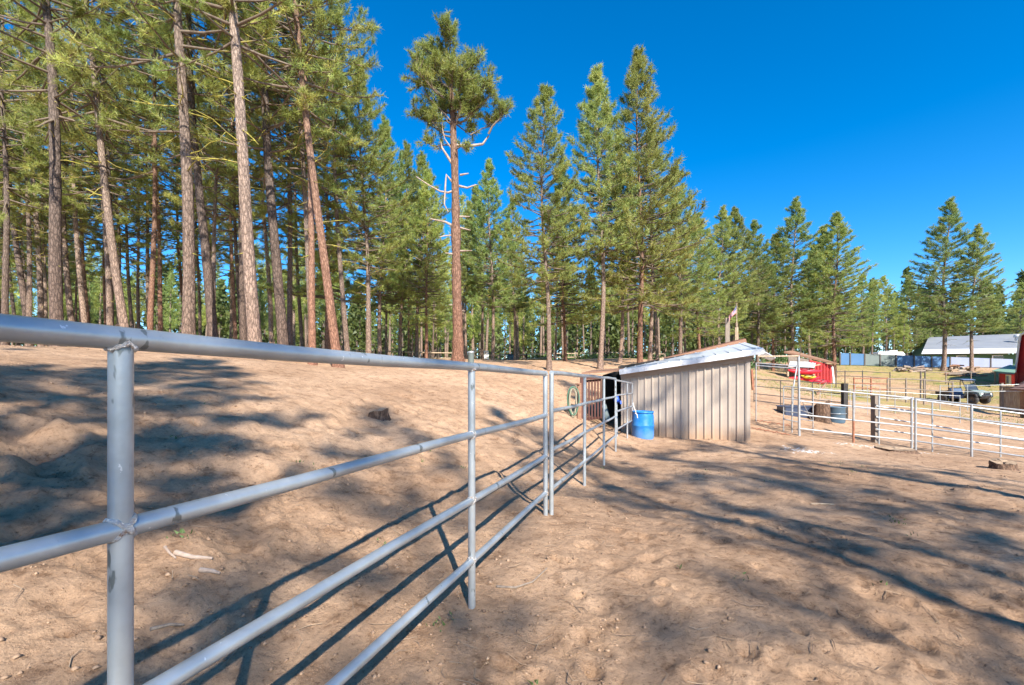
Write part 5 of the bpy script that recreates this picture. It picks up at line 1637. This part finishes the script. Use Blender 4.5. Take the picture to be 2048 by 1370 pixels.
gb = empty('grey_roofed_building', G(1930, 78), 'long green building with wide grey metal roof behind the panel fence', 'building')
E0, E1 = P(1843, 708, 72), P(2075, 706, 66)
T0, T1 = P(1857, 676, 82), P(2085, 667, 76)
E0b, E1b = E0.lerp(T0, 0.22), E1.lerp(T1, 0.22)
mb = MB(); mb.prism([E0b, E1b, T1, T0], (0, 0, 0.12)); mb.build('roof', M['greyroof'], gb)
mb = MB(); mb.prism([E0, E1, E1b, E0b], (0, 0, 0.10)); mb.build('eave_sheen_strip', M['whiteroof'], gb)  # lower roof strip; the metal's reflected light is put into its white colour
mb = MB(); mb.prism([T0, T1, T1 + Vector((4, 9, -3.0)), T0 + Vector((4, 9, -3.0))], (0, 0, 0.12)); mb.build('rear_roof', M['greyroof'], gb)
w0, w1 = P(1850, 710, 73), P(2072, 708, 67)
mb = MB(); mb.prism([w0, Vector((w0.x, w0.y, 2.0)), Vector((w1.x, w1.y, 2.0)), w1], (0.1, 0.2, 0)); mb.build('wall', M['greenwall'], gb)
for px in (1928, 2000):
    f = (px - 1850) / 222
    c = w0.lerp(w1, f) + Vector((0, -0.06, -0.45))
    mb = MB(); mb.box(c, (1.5, 0.08, 0.6), -0.33); wn = mb.build('window', M['white'], gb)
    mb = MB(); mb.box(c + Vector((0, -0.05, 0)), (1.2, 0.06, 0.4), -0.33); mb.build('pane', M['glass'], gb)
g1 = T0 + Vector((0.1, 0, -0.1))
mb = MB(); mb.prism([E0 + Vector((0.2, 0.2, -0.05)), Vector((E0.x + 0.2, E0.y + 0.2, 2)), Vector((T0.x + 4, T0.y + 9, 2)), T0 + Vector((3.8, 8.8, -3.1)), T0 + Vector((0, 0, -0.1))], (0.1, 0, 0)); mb.build('gable_wall', M['greenwall'], gb)
mb = MB(); mb.lathe([(0.35, 0), (0.35, 0.5), (0.5, 0.55), (0.45, 0.9), (0, 1.0)], 14, E1.lerp(T1, 0.6) + Vector((-3.6, 0, 0))); mb.build('roof_vent', M['whiteroof'], gb)

tl = empty('travel_trailer', G(1785, 70), 'white trailer roof showing above the grey-green fence panels', 'trailer')
mb = MB(); c = P(1784, 712, 70); rot_ = 0.1
mb.prism([P(1757, 706, 70), P(1759, 703.5, 70), P(1806, 703.5, 70), P(1810, 708, 70), P(1810, 735, 70), P(1757, 735, 70)], (0.3, 2.2, 0)); mb.build('body', M['white'], tl)
mb = MB(); mb.box(P(1783, 702.5, 71), (1.2, 0.8, 0.25)); mb.build('roof_unit', M['whiteroof'], tl)

# ------------------------------------------------------------------ red gambrel barn, plank pen and its roof at the right edge
bn = empty('red_barn', G(2060, 47), 'red barn with steep green roof at the right picture edge', 'barn')
q0, q1 = 46.5, 42.0
a = P(2028, 745, q0); ab = G(2028, q0, -0.2); c = P(2110, 745, q1); cb_ = G(2110, q1, -0.2)
k1 = P(2038, 672, 46.0); k2 = P(2102, 662, 42.6); pk = P(2072, 650, 44.2)
mb = MB(); mb.prism([a, ab, cb_, c, k2, pk, k1], (1.2, 0.6, 0)); mb.build('wall', M['red'], bn)
bk = Vector((9.5, 5.0, 0)); ov = Vector((-0.35, -0.4, 0))
for p0, p1 in ((a, k1), (k1, pk), (pk, k2), (k2, c)):
    mb = MB(); n_ = (p1 - p0).cross(bk).normalized(); n_ = n_ if n_.z > 0 or p0 is a else -n_
    mb.prism([p0 + ov, p1 + ov, p1 + bk, p0 + bk], Vector((0, 0, 0.10)) if p0 is not a else Vector((-0.10, 0, 0.02))); mb.build('roof', M['greenroof'], bn)
mb = MB(); mb.bar(a + ov * 1.1, k1 + ov * 1.1, 0.10, 0.16); mb.build('rake_trim', M['white'], bn)
mb = MB(); mb.bar(k1 + ov * 1.1, pk + ov * 1.1, 0.10, 0.16); mb.build('rake_trim', M['white'], bn)
for k in range(5):
    f = (k + 0.5) / 5
    p0 = ab.lerp(cb_, f); p1 = a.lerp(c, f)
    mb = MB(); mb.bar(p0 + ov * 0.12, p1 + Vector((0, 0, 2.0)) + ov * 0.12, 0.06, 0.04, (0, 1, 0)); mb.build('batten', M['red'], bn)
# low green-roofed porch
ps = P(1984, 742, 45.62)
mb = MB(); mb.prism([P(1984, 743, 45.00), P(2030, 747, 43.00), P(2032, 733, 46.25), P(2020, 731, 47.50)], (0, 0, 0.08)); mb.build('porch_roof', M['greenroof'], bn)
mb = MB(); mb.prism([P(2000, 747, 45.50), G(2000, 45.50, -0.1), G(2030, 44.38, -0.1), P(2030, 749, 44.38)], (0.2, 0.3, 0)); mb.build('porch_wall', M['red'], bn)
mb = MB(); mb.prism([P(2011, 749, 45.00), G(2011, 45.00, 0.05), G(2022, 44.62, 0.05), P(2022, 750, 44.62)], (-0.06, -0.08, 0)); d_ = mb.build('door', M['cream'], bn)
mb = MB(); mb.prism([P(2012.5, 752, 44.81), G(2012.5, 44.81, 0.3), G(2017, 44.69, 0.3), P(2017, 752, 44.69)], (-0.05, -0.06, 0)); mb.build('door_pane', M['glass'], bn)
pp_ = empty('plank_pen', G(2025, 30), 'weathered upright plank pen in front of the red barn', 'pen')
for k in range(11):
    px = 2004 + k * 5.6; d = 30 - 0.16 * k
    g = G(px, d, -0.1); t = P(px, 769 + (k % 3) * 0.8, d)
    mb = MB(); mb.box((g + Vector((t.x, t.y, t.z))) / 2, (0.168, 0.04, t.z - g.z), -0.6); mb.build('plank', M['tanwood'], pp_)
mb = MB(); mb.bar(G(2003, 29.9, 0.2), P(2003, 766, 29.9), 0.14, 0.14, (0, 1, 0)); mb.build('post', M['greywood'], pp_)
mb = MB(); mb.bar(P(2003, 774, 29.85), P(2062, 775, 28.2), 0.05, 0.10); mb.build('rail', M['greywood'], pp_)
dh = empty('shingled_hut', G(2050, 26), 'low hut with brown shingle roof at the right picture edge', 'hut')
mb = MB(); mb.prism([P(2019, 781, 27.5), P(2075, 784, 25.5), P(2080, 760, 27.5), P(2048, 764, 29)], (0, 0, 0.08)); mb.build('roof', M['shingle'], dh)
mb = MB(); mb.prism([P(2045, 784, 26.8), G(2045, 26.8, -0.1), G(2078, 25.8, -0.1), P(2078, 785, 25.8)], (0.3, 0.4, 0)); mb.build('wall', M['brownwood'], dh)
for k in range(5):
    f = k / 5
    a_, b_ = P(2019, 781, 27.5).lerp(P(2048, 764, 29), f), P(2075, 784, 25.5).lerp(P(2080, 760, 27.5), f)
    mb = MB(); mb.bar(a_ + Vector((0, 0, .10)), b_ + Vector((0, 0, .10)), 0.12, 0.03); mb.build('shingle_course', M['shingle'], dh)

# ------------------------------------------------------------------ utility vehicle
def utv():
    C0 = G(1926, 36)
    root = empty('utility_vehicle', C0, 'open-cab utility vehicle with pale camouflage hood and dropped tailgate', 'vehicle')
    vd = Vector((C0.x, C0.y, 0)).normalized(); right = Vector((vd.y, -vd.x, 0))
    fw = (right * 0.86 - vd * 0.5).normalized(); lf = Vector((-fw.y, fw.x, 0))
    def Q(x, y, z): return C0 + fw * x + lf * y + Vector((0, 0, z))
    def pr(poly, y0, y1, name, mat):
        mb = MB(); mb.prism([Q(x, y0, z) for x, z in poly], lf * (y1 - y0)); return mb.build(name, M[mat], root)
    Rw = Matrix((( fw.x, lf.x, 0), (fw.y, lf.y, 0), (0, 0, 1)))
    for x in (-0.95, 1.0):
        for y in (-0.66, 0.66):
            A = Q(x, y, 0.34)
            Ml = Rw @ Matrix(((1, 0, 0), (0, 0, 1), (0, -1, 0)))
            mb = MB(); mb.lathe([(0.18, -0.13), (0.31, -0.13), (0.345, -0.09), (0.35, 0.0), (0.345, 0.09), (0.31, 0.13), (0.18, 0.13)], 22, A, Ml); w_ = mb.build('wheel', M['rubber'], root)
            mb = MB(); mb.lathe([(0.0, -0.09), (0.17, -0.10), (0.19, -0.12), (0.19, 0.12), (0.17, 0.10), (0.0, 0.09)], 18, A, Ml); r_ = mb.build('rim', M['darkpipe'], root); r_.parent = w_
    pr([(-1.4, 0.42), (1.35, 0.42), (1.42, 0.55), (0.55, 0.60), (-0.45, 0.60), (-1.4, 0.66)], -0.52, 0.52, 'chassis', 'black')
    pr([(0.48, 0.60), (0.50, 1.05), (0.85, 1.08), (1.40, 0.88), (1.48, 0.62), (1.2, 0.70), (0.75, 0.72)], -0.70, 0.70, 'hood', 'camo')
    pr([(1.44, 0.50), (1.50, 0.62), (1.46, 0.86), (1.40, 0.86), (1.38, 0.5)], -0.50, 0.50, 'grille', 'black')
    for y in (-0.5, 0.5):
        mb = MB(); mb.box(Q(1.44, y, 0.80), (0.10, 0.22, 0.12), math.atan2(fw.y, fw.x)); mb.build('headlight', M['white'], root)
        pr([(-0.5, 0.40), (0.45, 0.40), (0.5, 0.72), (0.2, 0.60), (-0.3, 0.60), (-0.5, 0.78)], y * 1.38 - 0.03, y * 1.38 + 0.03, 'side_panel', 'bluegrey')
        pr([(0.62, 0.55), (0.72, 0.78), (1.0, 0.84), (1.28, 0.78), (1.36, 0.55), (1.30, 0.55), (1.2, 0.70), (0.8, 0.70), (0.7, 0.55)], y * 1.5 - 0.14, y * 1.5 + 0.14, 'fender', 'black')
    for x0, z0, x1, z1, nm in ((-0.42, 0.62, 0.12, 0.72, 'seat'),):
        mb = MB(); mb.box(Q(-0.15, 0, 0.68), (0.5, 1.25, 0.14), math.atan2(fw.y, fw.x)); mb.build('seat', M['bluegrey'], root)
        mb = MB(); mb.bar(Q(-0.40, 0, 0.72), Q(-0.52, 0, 1.22), 1.25, 0.12, fw); mb.build('backrest', M['bluegrey'], root)
    for a_, b_ in (((-1.45, 0.66), (-0.55, 0.70)),):
        mb = MB(); mb.box(Q(-1.0, 0, 0.72), (0.95, 1.3, 0.06), math.atan2(fw.y, fw.x))
        for y in (-0.65, 0.65): mb.box(Q(-1.0, y, 0.86), (0.95, 0.05, 0.28), math.atan2(fw.y, fw.x))
        mb.box(Q(-0.54, 0, 0.86), (0.05, 1.3, 0.28), math.atan2(fw.y, fw.x))
        mb.build('cargo_bed', M['black'], root)
        mb = MB(); mb.box(Q(-1.68, 0, 0.76), (0.40, 1.25, 0.05), math.atan2(fw.y, fw.x)); mb.build('tailgate', M['brownwood'], root)
    for y in (-0.66, 0.66):
        mb = MB(); mb.tube([Q(0.62, y, 1.02), Q(0.30, y * 0.92, 1.80), Q(0.1, y * 0.92, 1.88), Q(-0.45, y * 0.92, 1.88), Q(-0.58, y, 1.70), Q(-0.56, y, 0.85)], 0.028, 8); mb.build('roll_bar', M['black'], root)
    for x, z in ((0.30, 1.80), (-0.50, 1.86)):
        mb = MB(); mb.tube([Q(x, -0.6, z), Q(x, 0.6, z)], 0.026, 8); mb.build('cross_bar', M['black'], root)
    mb = MB(); mb.prism([Q(0.42, -0.68, 1.86), Q(0.2, -0.68, 1.93), Q(-0.5, -0.68, 1.95), Q(-0.66, -0.68, 1.88), Q(-0.66, -0.68, 1.85), Q(0.42, -0.68, 1.83)], lf * 1.36); mb.build('roof', M['bluegrey'], root)
    mb = MB(); mb.tube([Q(0.28 + 0.02 * math.cos(k * 6.2832 / 16), 0.32 + 0.17 * math.cos(k * 6.2832 / 16), 1.10 + 0.15 * math.sin(k * 6.2832 / 16)) for k in range(16)], 0.016, 6, closed=True); mb.build('steering_wheel', M['black'], root)
    mb = MB(); mb.tube([Q(1.48, -0.45, 0.45), Q(1.62, -0.42, 0.6), Q(1.60, -0.4, 0.85), Q(1.60, 0.4, 0.85), Q(1.62, 0.42, 0.6), Q(1.48, 0.45, 0.45)], 0.028, 8); mb.build('bumper', M['black'], root)
    mb = MB(); mb.bar(Q(0.60, 0, 1.06), Q(0.40, 0, 1.50), 1.2, 0.015, fw); mb.build('windscreen', M['glass'], root)
utv()

# ------------------------------------------------------------------ where forest pines share a description, tell them apart by their order
ORD_ = ['leftmost', 'second from left', 'third from left', 'fourth from left', 'fifth from left', 'sixth from left', 'seventh from left', 'eighth from left', 'ninth from left', 'tenth from left', 'eleventh from left', 'twelfth from left', 'thirteenth from left', 'fourteenth from left', 'fifteenth from left', 'sixteenth from left', 'seventeenth from left', 'eighteenth from left']
by = {}
for o in bpy.data.objects:
    if o.parent is None and o.get('category') == 'tree': by.setdefault(o['label'], []).append(o)
for lab, os_ in by.items():
    if len(os_) > 1:
        os_.sort(key=lambda o: o.location.x / max(o.location.y, 0.1))
        for k, o in enumerate(os_):
            o['label'] = (ORD_[k] if k < len(os_) - 1 or k == 0 else 'rightmost') + ' ' + lab if k < 18 else lab
